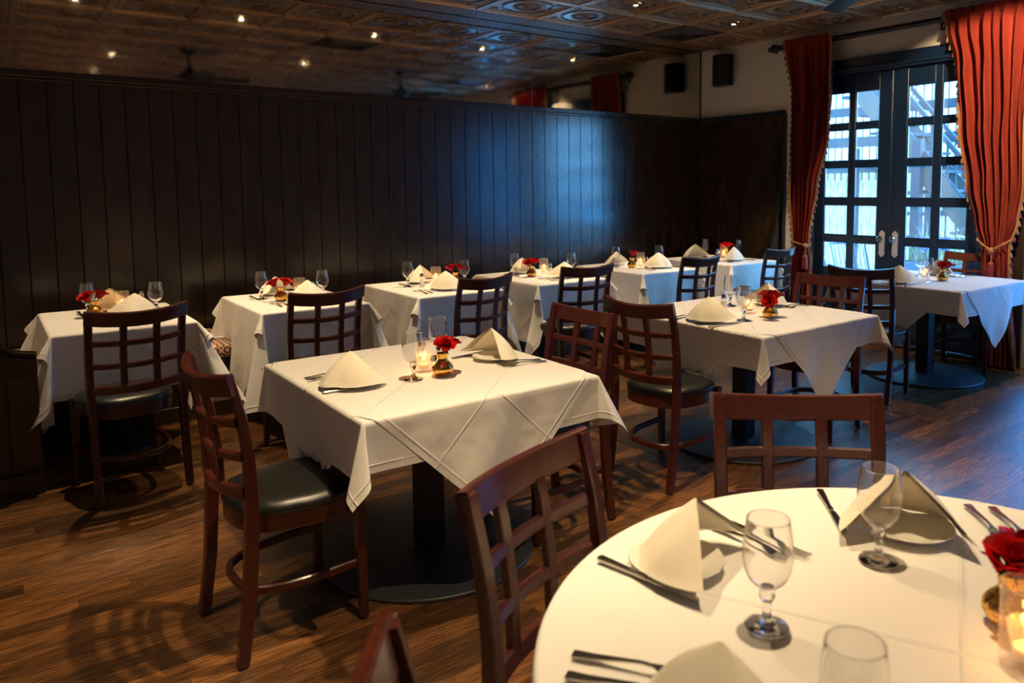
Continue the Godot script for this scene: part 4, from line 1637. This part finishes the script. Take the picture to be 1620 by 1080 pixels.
func make_chair() -> Node3D:
	var t := proto("dining_chair", "chair")
	var up: Material = M["mahogany_upright"]
	var ac: Material = M["mahogany_across"]
	var bow := 0.052
	var hw := 0.226
	for s in [-1.0, 1.0]:
		var path := PackedVector3Array()
		var w := []
		var h := []
		for k in 15:
			var y := 0.008 + 0.930 * k / 14.0
			path.append(Vector3(s * lerpf(0.203, 0.208, y / 0.88), y, lean(y)))
			w.append(0.0165)
			h.append(lerpf(0.018, 0.021, clampf(y / 0.4, 0, 1)) if y < 0.45 else lerpf(0.021, 0.0125, minf(1.0, (y - 0.45) / 0.43)))
		var b := MB.new()
		b.bar(path, [Vector3.RIGHT], [Vector3.BACK], w, h, 0.004)
		var o := obj("back_leg", b, up, t)
		b = MB.new()
		b.lathe(PackedVector2Array([Vector2(0, 0), Vector2(0.012, 0), Vector2(0.012, 0.008), Vector2(0, 0.008)]), 10, Vector3(s * 0.203, 0, -0.235))
		obj("foot_glide", b, M["rubber"], o)
	for s in [-1.0, 1.0]:
		var b := MB.new()
		b.bar(PackedVector3Array([Vector3(s * 0.194, 0.008, 0.182), Vector3(s * 0.191, 0.25, 0.178), Vector3(s * 0.189, 0.455, 0.174)]), [Vector3.RIGHT], [Vector3.BACK], [0.0145, 0.017, 0.0185], [0.0145, 0.017, 0.0185], 0.004)
		var o := obj("front_leg", b, up, t)
		b = MB.new()
		b.lathe(PackedVector2Array([Vector2(0, 0), Vector2(0.011, 0), Vector2(0.011, 0.008), Vector2(0, 0.008)]), 10, Vector3(s * 0.194, 0, 0.182))
		obj("foot_glide", b, M["rubber"], o)
	# crest and rails bowed backwards
	var rails := [["crest_rail", 0.9115, 0.035, hw, 0.0125, 0.020], ["back_rail", 0.787, 0.0145, 0.20, 0.010, 0.011], ["back_rail", 0.676, 0.0145, 0.20, 0.010, 0.011], ["back_rail", 0.560, 0.0215, 0.20, 0.011, 0.010]]
	for e in rails:
		var path := PackedVector3Array()
		var rr := []
		for k in 19:
			var x: float = lerpf(-e[3], e[3], k / 18.0)
			path.append(Vector3(x, e[1] - e[5] * (1.0 - pow(x / hw, 2.0)), lean(e[1]) - 0.002 - bow * (1.0 - pow(x / hw, 2.0))))
			var sl: float = 2.0 * bow * x / (hw * hw)
			rr.append(Vector3(-sl, 0.0, 1.0).normalized())
		var b := MB.new()
		var tilt := Vector3(0, 1, -0.2).normalized()
		var uu := []
		for k in rr.size():
			var q: Vector3 = rr[k]
			q = (q - tilt * q.dot(tilt)).normalized()
			rr[k] = q
			uu.append(tilt)
		b.bar(path, rr, uu, [e[4]], [e[2]], 0.0045)
		obj(e[0], b, ac, t)
	for x in [-0.0735, 0.0735]:
		var path := PackedVector3Array()
		for k in 9:
			var y := 0.555 + 0.315 * k / 8.0
			path.append(Vector3(x, y, lean(y) - bow * (1.0 - pow(x / hw, 2.0)) - 0.003))
		var b := MB.new()
		b.bar(path, [Vector3.RIGHT], [Vector3.BACK], [0.0155], [0.010], 0.003)
		obj("back_slat", b, up, t)
	# seat
	var b := MB.new()
	var rows := []
	var rings := [[0.965, 0.395], [0.975, 0.398], [0.975, 0.398], [0.975, 0.452], [0.975, 0.452], [0.90, 0.452], [0.90, 0.452], [0.90, 0.395], [0.90, 0.395], [0.965, 0.395]]
	for k in 49:
		var row := PackedVector3Array()
		for r in rings:
			var q := seat_outline(r[0])[k % 48]
			row.append(Vector3(q.x, r[1], q.y))
		rows.append(row)
	b.grid(rows, true, true)
	obj("seat_frame", b, ac, t)
	b = MB.new()
	rows = []
	rings = [[0.93, 0.450], [0.985, 0.453], [1.0, 0.462], [0.995, 0.474], [0.95, 0.487], [0.86, 0.4955], [0.70, 0.5005], [0.45, 0.503], [0.2, 0.504], [0.0, 0.504]]
	for k in 49:
		var row := PackedVector3Array()
		for r in rings:
			var q := seat_outline(maxf(r[0], 0.0001))[k % 48]
			row.append(Vector3(q.x, r[1], q.y))
		rows.append(row)
	b.grid(rows, true, true)
	obj("seat_cushion", b, M["black_vinyl"], t)
	# bent stretcher running round behind
	var path := PackedVector3Array()
	var rr := []
	for k in 31:
		var a := PI * k / 30.0
		var x := cos(a)
		var z := sin(a)
		path.append(Vector3(signf(x) * pow(absf(x), 0.62) * 0.186, 0.205 - 0.01 * z, 0.165 - pow(z, 0.62) * 0.352))
	for k in 31:
		var d := path[mini(k + 1, 30)] - path[maxi(k - 1, 0)]
		rr.append(Vector3(d.z, 0, -d.x).normalized())
	b = MB.new()
	b.bar(path, rr, [Vector3.UP], [0.010], [0.0155], 0.005)
	obj("stretcher", b, ac, t)
	return t


func build_chairs() -> void:
	var c := make_chair()
	for k in CHAIRS.size():
		var e: Array = CHAIRS[k]
		place(c, Vector3(seats[k].x, 0, seats[k].y), atan2(e[3], e[4]), e[0], "lattice-back dining chairs")


# ---------------------------------------------------------------- things on the tables

func make_goblet() -> Node3D:
	var t := proto("water_goblet", "glass")
	var b := MB.new()
	b.lathe(PackedVector2Array([Vector2(0, 0.0), Vector2(0.0355, 0.0), Vector2(0.0365, 0.0015), Vector2(0.0355, 0.0035), Vector2(0.022, 0.006), Vector2(0.011, 0.010), Vector2(0.0075, 0.018), Vector2(0.0068, 0.036), Vector2(0.0085, 0.046), Vector2(0.0125, 0.052), Vector2(0.0135, 0.056), Vector2(0.011, 0.061), Vector2(0.013, 0.064), Vector2(0.011, 0.068), Vector2(0, 0.069)]), 32)
	obj("stem_and_foot", b, M["crystal"], t)
	b = MB.new()
	var outer := [[0.0, 0.0675], [0.012, 0.069], [0.023, 0.0755], [0.032, 0.086], [0.0385, 0.1015], [0.0417, 0.120], [0.0417, 0.136], [0.0397, 0.156], [0.0370, 0.172], [0.0354, 0.1865]]
	var prof := PackedVector2Array()
	for q in outer: prof.append(Vector2(q[0], q[1]))
	prof.append(Vector2(0.0349, 0.1876))
	for k in range(outer.size() - 1, -1, -1): prof.append(Vector2(maxf(0.0, outer[k][0] - 0.0012), outer[k][1] + (0.0 if k > 3 else 0.0014)))
	b.lathe(prof, 40)
	obj("bowl", b, M["crystal"], t)
	return t


func make_candle() -> Node3D:
	var t := proto("candle_glass", "candle")
	var b := MB.new()
	b.lathe(PackedVector2Array([Vector2(0, 0.001), Vector2(0.036, 0.001), Vector2(0.0395, 0.005), Vector2(0.0395, 0.005), Vector2(0.0395, 0.128)]), 32)
	obj("glass_cylinder", b, M["hurricane_glass"], t)
	b = MB.new()
	var p := PackedVector2Array()
	for k in 9: p.append(Vector2(0.0395 + cos(TAU * k / 8) * 0.0011, 0.128 + sin(TAU * k / 8) * 0.0013))
	b.lathe(p, 32)
	obj("glass_rim", b, M["crystal"], t)
	b = MB.new()
	b.lathe(PackedVector2Array([Vector2(0, 0.003), Vector2(0.017, 0.003), Vector2(0.021, 0.008), Vector2(0.030, 0.068), Vector2(0.0285, 0.068), Vector2(0.020, 0.016), Vector2(0, 0.014)]), 24)
	obj("votive_cup", b, M["hurricane_glass"], t)
	b = MB.new()
	b.lathe(PackedVector2Array([Vector2(0, 0.0145), Vector2(0.0185, 0.0145), Vector2(0.0205, 0.030), Vector2(0.017, 0.032), Vector2(0, 0.031)]), 20)
	obj("wax", b, M["wax"], t)
	b = MB.new()
	b.tube(PackedVector3Array([Vector3(0, 0.031, 0), Vector3(0.001, 0.046, 0)]), [0.001], 6)
	obj("wick", b, M["wick"], t)
	b = MB.new()
	b.lathe(PackedVector2Array([Vector2(0, 0.043), Vector2(0.0035, 0.047), Vector2(0.0052, 0.055), Vector2(0.0042, 0.066), Vector2(0.0018, 0.076), Vector2(0, 0.082)]), 12)
	obj("flame", b, M["candle_flame"], t)
	var l := OmniLight3D.new()
	l.name = "flame_light"
	l.light_color = Color(1.0, 0.66, 0.32)
	l.light_energy = 0.0075
	l.light_size = 0.008
	l.omni_range = 6.0
	l.omni_attenuation = 2.0
	l.shadow_enabled = true
	l.position = Vector3(0, 0.06, 0)
	t.add_child(l, true)
	return t


func make_vase() -> Node3D:
	var t := proto("bud_vase", "vase")
	var b := MB.new()
	var seg := 56
	var pr := [[0.0, 0.001, 0.0], [0.026, 0.001, 0.0], [0.029, 0.003, 0.3], [0.037, 0.012, 0.8], [0.0425, 0.024, 1.0], [0.042, 0.034, 1.0], [0.036, 0.045, 1.0], [0.026, 0.055, 0.9], [0.0205, 0.063, 0.6], [0.0195, 0.072, 0.3], [0.022, 0.083, 0.0], [0.0255, 0.090, 0.0], [0.0245, 0.0905, 0.0], [0.0185, 0.075, 0.0], [0.018, 0.062, 0.0]]
	var rows := []
	for i in seg + 1:
		var a := TAU * (i % seg) / seg
		var row := PackedVector3Array()
		for q in pr:
			var r: float = q[0] * (1.0 + 0.035 * q[2] * (1.0 - 2.0 * pow(absf(sin(a * 7.0)), 6.0)))
			row.append(Vector3(cos(a) * r, q[1], sin(a) * r))
		rows.append(row)
	b.grid(rows, true, true, 1.0, 1.0)
	obj("vessel", b, M["mercury_gold"], t)
	return t


func petal(r0: float, h: float, span: float, open: float, curl: float, sd: float) -> ArrayMesh:
	var b := MB.new()
	var rows := []
	var na := 7
	var nb := 7
	for i in na:
		var u := -1.0 + 2.0 * i / (na - 1)
		var row := PackedVector3Array()
		for j in nb:
			var w := float(j) / (nb - 1)
			var a := u * span * (0.40 + 0.60 * sin(w * 2.0))
			var r := r0 * (0.25 + 0.75 * pow(w, 0.6)) + open * w * w + curl * pow(maxf(0.0, w - 0.6), 1.5) * (1.0 + 0.3 * cos(u * 3.0 + sd))
			var y := h * w * (1.0 - 0.22 * u * u * w) - curl * 0.9 * pow(maxf(0.0, w - 0.7), 2.0) + 0.0012 * sin(u * 6.0 + sd * 3.0) * w
			row.append(Vector3(sin(a) * r, y, cos(a) * r))
		rows.append(row)
	b.grid(rows, true)
	return b.mesh()


func make_rose(sd: int) -> Node3D:
	var t := proto("red_rose", "rose")
	var b := MB.new()
	b.tube(PackedVector3Array([Vector3(0, 0, 0), Vector3(0.001, 0.05, 0.001), Vector3(0, 0.082, 0)]), [0.0022], 6)
	obj("stem", b, M["leaf_green"], t)
	b = MB.new()
	for k in 5:
		var a := TAU * k / 5
		var d := Vector3(cos(a), 0, sin(a))
		var s := Vector3(-d.z, 0, d.x)
		var rows := []
		for q in 4:
			var f := q / 3.0
			var p := Vector3(0, 0.080, 0) + d * (0.006 + 0.020 * f) + Vector3(0, 0.004 - 0.014 * f * f, 0)
			rows.append(PackedVector3Array([p - s * 0.005 * (1.05 - f), p + s * 0.005 * (1.05 - f)]))
		b.grid(rows)
	obj("sepals", b, M["leaf_green"], t)
	var kinds := [[petal(0.006, 0.050, 1.5, 0.001, 0.000, 0.3 + sd), 3, 0.0], [petal(0.012, 0.051, 1.1, 0.004, 0.015, 1.0 + sd), 4, 0.0], [petal(0.019, 0.049, 0.95, 0.006, 0.028, 2.0 + sd), 5, 0.0], [petal(0.027, 0.047, 0.85, 0.008, 0.045, 3.1 + sd), 6, -0.002]]
	var q := 0
	for e in kinds:
		for k in e[1]:
			var o := put_mesh("petal", e[0], M["rose_petal"] if q % 3 else M["rose_petal_deep"], t)
			o.transform = Transform3D(Basis(Vector3.UP, TAU * k / e[1] + q * 0.37 + sd), Vector3(0, 0.080 + e[2], 0))
			q += 1
	return t


func make_plate() -> Node3D:
	var t := proto("side_plate", "plate")
	var b := MB.new()
	b.lathe(PackedVector2Array([Vector2(0, 0.002), Vector2(0.045, 0.002), Vector2(0.047, 0.0), Vector2(0.052, 0.0), Vector2(0.055, 0.003), Vector2(0.090, 0.016), Vector2(0.093, 0.0185), Vector2(0.0915, 0.0200), Vector2(0.088, 0.0185), Vector2(0.060, 0.0085), Vector2(0.050, 0.0065), Vector2(0, 0.006)]), 48)
	obj("dish", b, M["porcelain"], t)
	return t


func make_napkin(v: int) -> Node3D:
	# a folded square stood up as a pyramid: layered leaves that meet in a ridge in front, open behind
	var t := proto("folded_napkin", "napkin")
	# height, nose, reach of the two leaf tips, how far round they go, skew
	var shapes := [[0.124, 0.084, 0.150, 2.10, 0.0], [0.116, 0.092, 0.142, 2.00, 0.35], [0.128, 0.086, 0.156, 2.20, -0.3]]
	var e: Array = shapes[v]
	for lay in 3:
		var sc := 1.0 - lay * 0.035
		var b := MB.new()
		for face in 2:
			var rows := []
			var ns := 41
			var nt := 15
			for i in ns:
				var s := -1.0 + 2.0 * i / (ns - 1)
				var row := PackedVector3Array()
				for j in nt:
					var tt := float(j) / (nt - 1)
					var th: float = s * e[3] + e[4] * 0.25
					var rr: float = lerpf(e[1], e[2], s * s) + 0.014 * exp(-pow(s / 0.13, 2.0)) + 0.008 * sin(s * 7.0 + v * 2.0)
					rr *= 1.0 - (0.12 * s if s > 0 else -0.05 * s) * lay - 0.02 * lay
					rr *= 1.0 + 0.055 * lay * smoothstep(0.35, 0.8, s) * (1.0 - smoothstep(0.85, 1.0, s))
					var base := Vector3(sin(th) * rr, 0.0035 * lay + 0.004 + 0.012 * pow(absf(s), 6.0), cos(th) * rr)
					var ap := Vector3(s * 0.010, e[0] * (1.0 - 0.03 * lay) - 0.006 * s * s, -0.010 - 0.008 * absf(s))
					var p := ap.lerp(base, tt)
					var outw := Vector3(base.x, 0, base.z).normalized()
					p += outw * 0.016 * sin(PI * tt) * (0.25 + 0.75 * sin(PI * minf(1.0, absf(s) * 1.1)))
					p += outw * (0.005 * sin(s * 8.0 + tt * 3.0 + v) + 0.007 * (1.0 - absf(sin(s * 3.4 + 0.6 + v * 0.5 + tt * 0.8)))) * sqrt(tt)
					if tt > 0.94: p += outw * 0.003
					if face == 1: p -= outw * 0.0022
					row.append(p)
				rows.append(row)
			b.grid(rows, face == 1)
		obj("fold" if lay == 0 else "inner_fold", b, M["napkin_linen"], t)
	return t


func make_fork() -> Node3D:
	var t := proto("fork", "fork")
	var path := PackedVector3Array()
	var w := []
	var h := []
	for e in [[-0.105, 0.0085, 0.0020, 0.003], [-0.100, 0.0095, 0.0022, 0.003], [-0.07, 0.0075, 0.0022, 0.0045], [-0.03, 0.0045, 0.0022, 0.009], [0.005, 0.0032, 0.0022, 0.012], [0.025, 0.0045, 0.0016, 0.011], [0.036, 0.0105, 0.0013, 0.008], [0.050, 0.0125, 0.0012, 0.005], [0.057, 0.0125, 0.0011, 0.004]]:
		path.append(Vector3(0, e[3], e[0]))
		w.append(e[1])
		h.append(e[2])
	var b := MB.new()
	b.bar(path, [Vector3.RIGHT], [Vector3.UP], w, h, 0.001)
	obj("handle", b, M["steel"], t)
	for k in 4:
		var x := -0.0105 + k * 0.007
		b = MB.new()
		b.bar(PackedVector3Array([Vector3(x, 0.004, 0.055), Vector3(x, 0.0035, 0.075), Vector3(x, 0.006, 0.098)]), [Vector3.RIGHT], [Vector3.UP], [0.0019, 0.0017, 0.0008], [0.0011], 0.0005)
		obj("tine", b, M["steel"], t)
	return t


func make_knife() -> Node3D:
	var t := proto("table_knife", "knife")
	var b := MB.new()
	var path := PackedVector3Array()
	var w := []
	var h := []
	for e in [[-0.118, 0.0060, 0.0030], [-0.114, 0.0085, 0.0040], [-0.09, 0.0080, 0.0042], [-0.045, 0.0062, 0.0040], [-0.020, 0.0052, 0.0036], [-0.008, 0.0068, 0.0038], [0.0, 0.0055, 0.0030]]:
		path.append(Vector3(0, 0.0045, e[0]))
		w.append(e[1])
		h.append(e[2])
	b.bar(path, [Vector3.RIGHT], [Vector3.UP], w, h, 0.0018)
	obj("handle", b, M["steel"], t)
	b = MB.new()
	b.slab(PackedVector2Array([Vector2(-0.0055, 0.0), Vector2(0.0055, 0.0), Vector2(0.008, 0.015), Vector2(0.0098, 0.06), Vector2(0.0088, 0.095), Vector2(0.004, 0.114), Vector2(-0.003, 0.118), Vector2(-0.0060, 0.112), Vector2(-0.0068, 0.05)]), -0.0009, 0.0009, Transform3D(Basis(Vector3.RIGHT, Vector3.BACK, Vector3.DOWN), Vector3(0, 0.004, 0)))
	obj("blade", b, M["steel"], t)
	return t


func make_shaker() -> Node3D:
	var t := proto("salt_shaker", "shaker")
	var b := MB.new()
	b.lathe(PackedVector2Array([Vector2(0, 0), Vector2(0.0195, 0), Vector2(0.0205, 0.003), Vector2(0.016, 0.075), Vector2(0.014, 0.080)]), 8)
	obj("glass_body", b, M["bowl_glass"], t)
	b = MB.new()
	b.lathe(PackedVector2Array([Vector2(0, 0.003), Vector2(0.0185, 0.003), Vector2(0.016, 0.058), Vector2(0, 0.060)]), 8)
	obj("salt", b, M["salt"], t)
	b = MB.new()
	b.lathe(PackedVector2Array([Vector2(0.0152, 0.076), Vector2(0.0155, 0.086), Vector2(0.0145, 0.090), Vector2(0.0135, 0.094), Vector2(0.009, 0.101), Vector2(0, 0.104)]), 16)
	obj("cap", b, M["chrome"], t)
	return t


var P := {}

func on_table(kind: String, x: float, z: float, label: String, group := "", turn := 0.0, y := 0.0) -> Node3D:
	return place(P[kind], Vector3(x, T + 0.0056 + y, z), turn, label, group)


func cutlery(kind: String, ax: float, az: float, bx: float, bz: float, label: String, group: String) -> void:
	# from the handle's end (a) towards the tip (b)
	var d := Vector2(bx - ax, bz - az).normalized()
	var c := Vector2(ax, az) + d * 0.11
	on_table(kind, c.x, c.y, label, group, atan2(d.x, d.y))


func roses(v: Vector3, list: Array, where: String) -> void:
	for k in list.size():
		var e: Array = list[k]
		# e: lean towards x, z, then which bloom and a word for it
		var o := place(P["rose_%d" % e[2]], v + Vector3(0, 0.028 + (e[4] if e.size() > 4 else 0.0), 0), 0.0, "%s red rose in the gold vase on the %s" % [e[3], where], "red roses in bud vases")
		var ax := Vector3(e[1], 0, -e[0])
		if ax.length() > 0.01: o.transform.basis = Basis(ax.normalized(), ax.length() * 0.8) * Basis(Vector3.UP, k * 1.9)


func build_settings() -> void:
	P["goblet"] = make_goblet()
	P["candle"] = make_candle()
	P["vase"] = make_vase()
	P["rose_0"] = make_rose(0)
	P["rose_1"] = make_rose(2)
	P["plate"] = make_plate()
	for k in 3: P["napkin_%d" % k] = make_napkin(k)
	P["fork"] = make_fork()
	P["knife"] = make_knife()
	P["shaker"] = make_shaker()
	var gg := "water goblets"
	var gc := "candles in glass cylinders"
	var gv := "gold bud vases"
	var gp := "white side plates"
	var gn := "pyramid-folded cream napkins"
	var gf := "forks"
	var gk := "knives"
	var gs := "salt shakers"
	# [x, z] of each piece on the wall tables: goblets, vase, roses, candle, napkins behind and in front, shaker
	var wall := [
		{"g": [[0.475, -5.30], [0.805, -5.10]], "v": [0.500, -5.20], "r": [[-0.55, 0.35, 0, "larger left"], [0.40, -0.15, 1, "smaller right"]], "c": [0.650, -5.27], "nb": [0.60, -5.42], "nf": [0.690, -5.09], "s": [0.775, -5.42], "vb": 0.2},
		{"g": [[1.465, -5.28], [1.81, -5.08]], "v": [1.545, -5.12], "r": [[0.35, 0.30, 0, "larger right"], [-0.60, -0.05, 1, "smaller left"]], "c": [1.705, -5.24], "nb": [1.60, -5.45], "nf": [1.665, -4.97], "s": [1.785, -5.19], "vb": 0.5},
		{"g": [[2.51, -5.23], [2.92, -5.10]], "v": [2.865, -5.14], "r": [[0.40, 0.20, 0, "larger right"], [-0.35, -0.10, 1, "smaller left"]], "c": [2.77, -5.28], "nb": [2.685, -5.40], "nf": [2.64, -4.90], "s": [2.585, -5.15], "vb": 0.9},
		{"g": [[3.53, -5.32], [3.93, -5.06]], "v": [3.59, -5.16], "r": [[0.30, 0.15, 0, "larger right"], [-0.60, 0.25, 1, "smaller left"]], "c": [3.81, -5.29], "nb": [3.66, -5.42], "nf": [3.76, -4.93], "s": [3.80, -5.185], "vb": 0.4},
		{"g": [[4.65, -5.31], [5.03, -5.13]], "v": [4.695, -5.14], "r": [[0.05, 0.10, 1, "single"]], "c": [4.83, -5.17], "nb": [4.74, -5.42], "nf": [4.855, -4.95], "s": [4.80, -5.06], "vb": 0.3},
		{"g": [[5.98, -5.42], [6.14, -5.12]], "v": [6.15, -5.27], "r": [[0.35, 0.10, 0, "larger right"], [-0.35, -0.10, 1, "smaller left"]], "c": [6.08, -5.25], "nb": [5.86, -5.45], "nf": [5.91, -4.96], "s": [5.95, -5.22], "vb": -0.3},
	]
	for k in 6:
		var nm: String = TABLES[k][0]
		var d: Dictionary = wall[k]
		on_table("goblet", d.g[0][0], d.g[0][1], "left empty water goblet on the %s" % nm, gg)
		on_table("goblet", d.g[1][0], d.g[1][1], "right empty water goblet on the %s" % nm, gg)
		on_table("vase", d.v[0], d.v[1], "small ribbed gold bud vase on the %s" % nm, gv)
		roses(Vector3(d.v[0], T + 0.0056, d.v[1]), d.r, nm)
		on_table("candle", d.c[0], d.c[1], "lit candle in a clear glass cylinder on the %s" % nm, gc)
		on_table("shaker", d.s[0], d.s[1], "small chrome-capped salt shaker on the %s" % nm, gs)
		on_table("plate", d.nb[0], d.nb[1], "white side plate on the wall side of the %s" % nm, gp)
		on_table("napkin_%d" % (k % 3), d.nb[0], d.nb[1], "folded napkin on the wall side of the %s" % nm, gn, PI + d.vb, 0.014)
		on_table("plate", d.nf[0], d.nf[1], "white side plate on the chair side of the %s" % nm, gp)
		on_table("napkin_%d" % ((k + 1) % 3), d.nf[0], d.nf[1], "folded napkin on the chair side of the %s" % nm, gn, -d.vb * 1.3, 0.014)
		var xf: float = d.nf[0] - 0.20
		var zf: float = d.nf[1]
		cutlery("fork", xf, zf + 0.13, xf - 0.01, zf - 0.08, "outer fork left of the front plate on the %s" % nm, gf)
		cutlery("fork", xf + 0.045, zf + 0.12, xf + 0.035, zf - 0.09, "inner fork left of the front plate on the %s" % nm, gf)
		cutlery("knife", d.nf[0] + 0.155, zf + 0.12, d.nf[0] + 0.15, zf - 0.12, "knife right of the front plate on the %s" % nm, gk)
		cutlery("knife", d.nb[0] - 0.165, minf(d.nb[1], -5.40) + 0.0, d.nb[0] - 0.16, d.nb[1] + 0.2, "knife beside the wall-side plate on the %s" % nm, gk)
	# the square table in the foreground
	var f: String = TABLES[6][0]
	on_table("goblet", 1.285, -2.650, "front water goblet before the candle on the %s" % f, gg)
	on_table("goblet", 1.525, -2.900, "rear water goblet behind the rose on the %s" % f, gg)
	on_table("vase", 1.405, -2.640, "ribbed gold bud vase with a rose on the %s" % f, gv)
	roses(Vector3(1.405, T + 0.0056, -2.640), [[-0.05, 0.42, 0, "front"], [0.42, 0.0, 1, "back right"]], f)
	on_table("candle", 1.378, -2.745, "lit candle glass partly behind the goblet on the %s" % f, gc)
	on_table("shaker", 1.43, -2.86, "salt shaker seen through the goblet on the %s" % f, gs)
	on_table("plate", 1.055, -2.725, "white side plate at the left of the %s" % f, gp)
	on_table("napkin_1", 1.055, -2.725, "wide folded napkin at the left of the %s" % f, gn, -1.35, 0.014)
	on_table("plate", 1.715, -2.755, "white side plate at the right of the %s" % f, gp)
	on_table("napkin_0", 1.715, -2.755, "folded napkin with its open side to the left on the %s" % f, gn, 1.75, 0.014)
	cutlery("knife", 0.945, -2.67, 1.18, -2.64, "long knife before the left plate on the %s" % f, gk)
	cutlery("fork", 0.955, -2.885, 1.16, -2.88, "outer fork behind the left napkin on the %s" % f, gf)
	cutlery("fork", 0.955, -2.925, 1.16, -2.925, "inner fork behind the left napkin on the %s" % f, gf)
	cutlery("fork", 1.865, -2.575, 1.675, -2.60, "nearer fork right of the napkin on the %s" % f, gf)
	cutlery("fork", 1.865, -2.615, 1.675, -2.64, "farther fork right of the napkin on the %s" % f, gf)
	cutlery("knife", 1.80, -2.90, 1.60, -2.875, "knife half hidden behind the right napkin on the %s" % f, gk)
	# the middle square table
	f = TABLES[7][0]
	on_table("goblet", 3.285, -2.690, "front water goblet before the candle on the %s" % f, gg)
	on_table("goblet", 3.625, -3.075, "rear water goblet beside the shaker on the %s" % f, gg)
	on_table("vase", 3.470, -2.655, "ribbed gold bud vase with three roses on the %s" % f, gv)
	roses(Vector3(3.470, T + 0.0056, -2.655), [[-0.85, 0.55, 0, "large low left"], [0.45, 0.10, 1, "right"], [0.0, -0.35, 0, "middle"]], f)
	on_table("candle", 3.500, -2.825, "lit candle glass behind the goblet on the %s" % f, gc)
	on_table("shaker", 3.440, -2.965, "salt shaker with chrome cap on the %s" % f, gs)
	on_table("plate", 3.100, -2.785, "white side plate at the left of the %s" % f, gp)
	on_table("napkin_0", 3.100, -2.785, "folded napkin at the left of the %s" % f, gn, -1.25, 0.014)
	on_table("plate", 3.84, -2.95, "white side plate behind the roses on the %s" % f, gp)
	on_table("napkin_2", 3.84, -2.95, "folded napkin behind the roses on the %s" % f, gn, 1.5, 0.014)
	cutlery("knife", 2.985, -2.665, 3.22, -2.650, "knife before the left plate on the %s" % f, gk)
	cutlery("fork", 2.985, -2.935, 3.19, -2.93, "outer fork behind the left plate on the %s" % f, gf)
	cutlery("fork", 2.985, -2.975, 3.19, -2.97, "inner fork behind the left plate on the %s" % f, gf)
	cutlery("fork", 4.01, -2.775, 3.80, -2.785, "nearer fork right of the roses on the %s" % f, gf)
	cutlery("fork", 4.01, -2.815, 3.80, -2.825, "farther fork right of the roses on the %s" % f, gf)
	# the square table by the doors
	f = TABLES[8][0]
	on_table("goblet", 5.660, -2.880, "front water goblet before the flame on the %s" % f, gg)
	on_table("goblet", 6.00, -3.120, "rear water goblet on the %s" % f, gg)
	on_table("vase", 5.835, -2.855, "ribbed gold bud vase with two roses on the %s" % f, gv)
	roses(Vector3(5.835, T + 0.0056, -2.855), [[-0.50, 0.20, 0, "left"], [0.50, 0.25, 1, "right"]], f)
	on_table("candle", 5.875, -3.02, "lit candle glass seen through the goblet on the %s" % f, gc)
	on_table("plate", 5.430, -2.985, "white side plate at the left of the %s" % f, gp)
	on_table("napkin_0", 5.430, -2.985, "folded napkin at the left of the %s" % f, gn, -1.3, 0.014)
	on_table("plate", 6.19, -3.06, "white side plate behind the vase on the %s" % f, gp)
	on_table("napkin_1", 6.19, -3.06, "folded napkin behind the vase on the %s" % f, gn, 1.5, 0.014)
	cutlery("knife", 5.33, -2.875, 5.56, -2.86, "knife before the left plate on the %s" % f, gk)
	cutlery("fork", 5.37, -3.19, 5.57, -3.18, "outer fork behind the left plate on the %s" % f, gf)
	cutlery("fork", 5.37, -3.23, 5.57, -3.22, "inner fork behind the left plate on the %s" % f, gf)
	cutlery("fork", 6.345, -2.86, 6.14, -2.875, "nearer fork right of the vase on the %s" % f, gf)
	cutlery("fork", 6.345, -2.90, 6.14, -2.915, "farther fork right of the vase on the %s" % f, gf)
	# the round table
	f = "round table"
	on_table("goblet", 1.000, -0.762, "left water goblet in front of the napkin on the %s" % f, gg)
	on_table("goblet", 1.355, -0.770, "far water goblet with napkin seen through it on the %s" % f, gg)
	on_table("goblet", 0.800, -0.480, "blurred water goblet cut by the bottom edge on the %s" % f, gg)
	on_table("vase", 1.325, -0.515, "gold bud vase at the right edge on the %s" % f, gv)
	roses(Vector3(1.325, T + 0.0056, -0.515), [[-0.35, 0.15, 0, "left"], [0.45, 0.1, 1, "right"]], f)
	on_table("candle", 1.225, -0.450, "bright candle glass cut by the right edge on the %s" % f, gc)
	on_table("plate", 1.030, -1.000, "white side plate under the left napkin on the %s" % f, gp)
	on_table("napkin_0", 1.050, -0.985, "folded napkin, open towards the goblet, at the left of the %s" % f, gn, -2.75, 0.014)
	on_table("plate", 1.520, -0.800, "white side plate under the right napkin on the %s" % f, gp)
	on_table("napkin_2", 1.500, -0.800, "folded napkin behind the far goblet on the %s" % f, gn, 2.25, 0.014)
	on_table("plate", 0.735, -0.640, "white side plate at the bottom edge on the %s" % f, gp)
	on_table("napkin_0", 0.725, -0.635, "blurred folded napkin cut by the bottom edge on the %s" % f, gn, -1.7, 0.014)
	cutlery("knife", 0.930, -1.105, 0.970, -0.860, "long knife left of the left plate on the %s" % f, gk)
	cutlery("knife", 1.555, -1.035, 1.395, -0.865, "knife pointing at the far goblet on the %s" % f, gk)
	cutlery("fork", 1.755, -0.785, 1.605, -0.635, "left of two forks right of the far napkin on the %s" % f, gf)
	cutlery("fork", 1.785, -0.745, 1.640, -0.595, "right of two forks right of the far napkin on the %s" % f, gf)
	cutlery("fork", 1.215, -1.075, 1.215, -0.880, "left fork seen through the left goblet on the %s" % f, gf)
	cutlery("fork", 1.255, -1.065, 1.255, -0.870, "right fork seen through the left goblet on the %s" % f, gf)
	cutlery("fork", 0.695, -0.905, 0.800, -0.740, "upper of two forks at the bottom edge on the %s" % f, gf)
	cutlery("fork", 0.655, -0.870, 0.760, -0.705, "lower of two forks at the bottom edge on the %s" % f, gf)
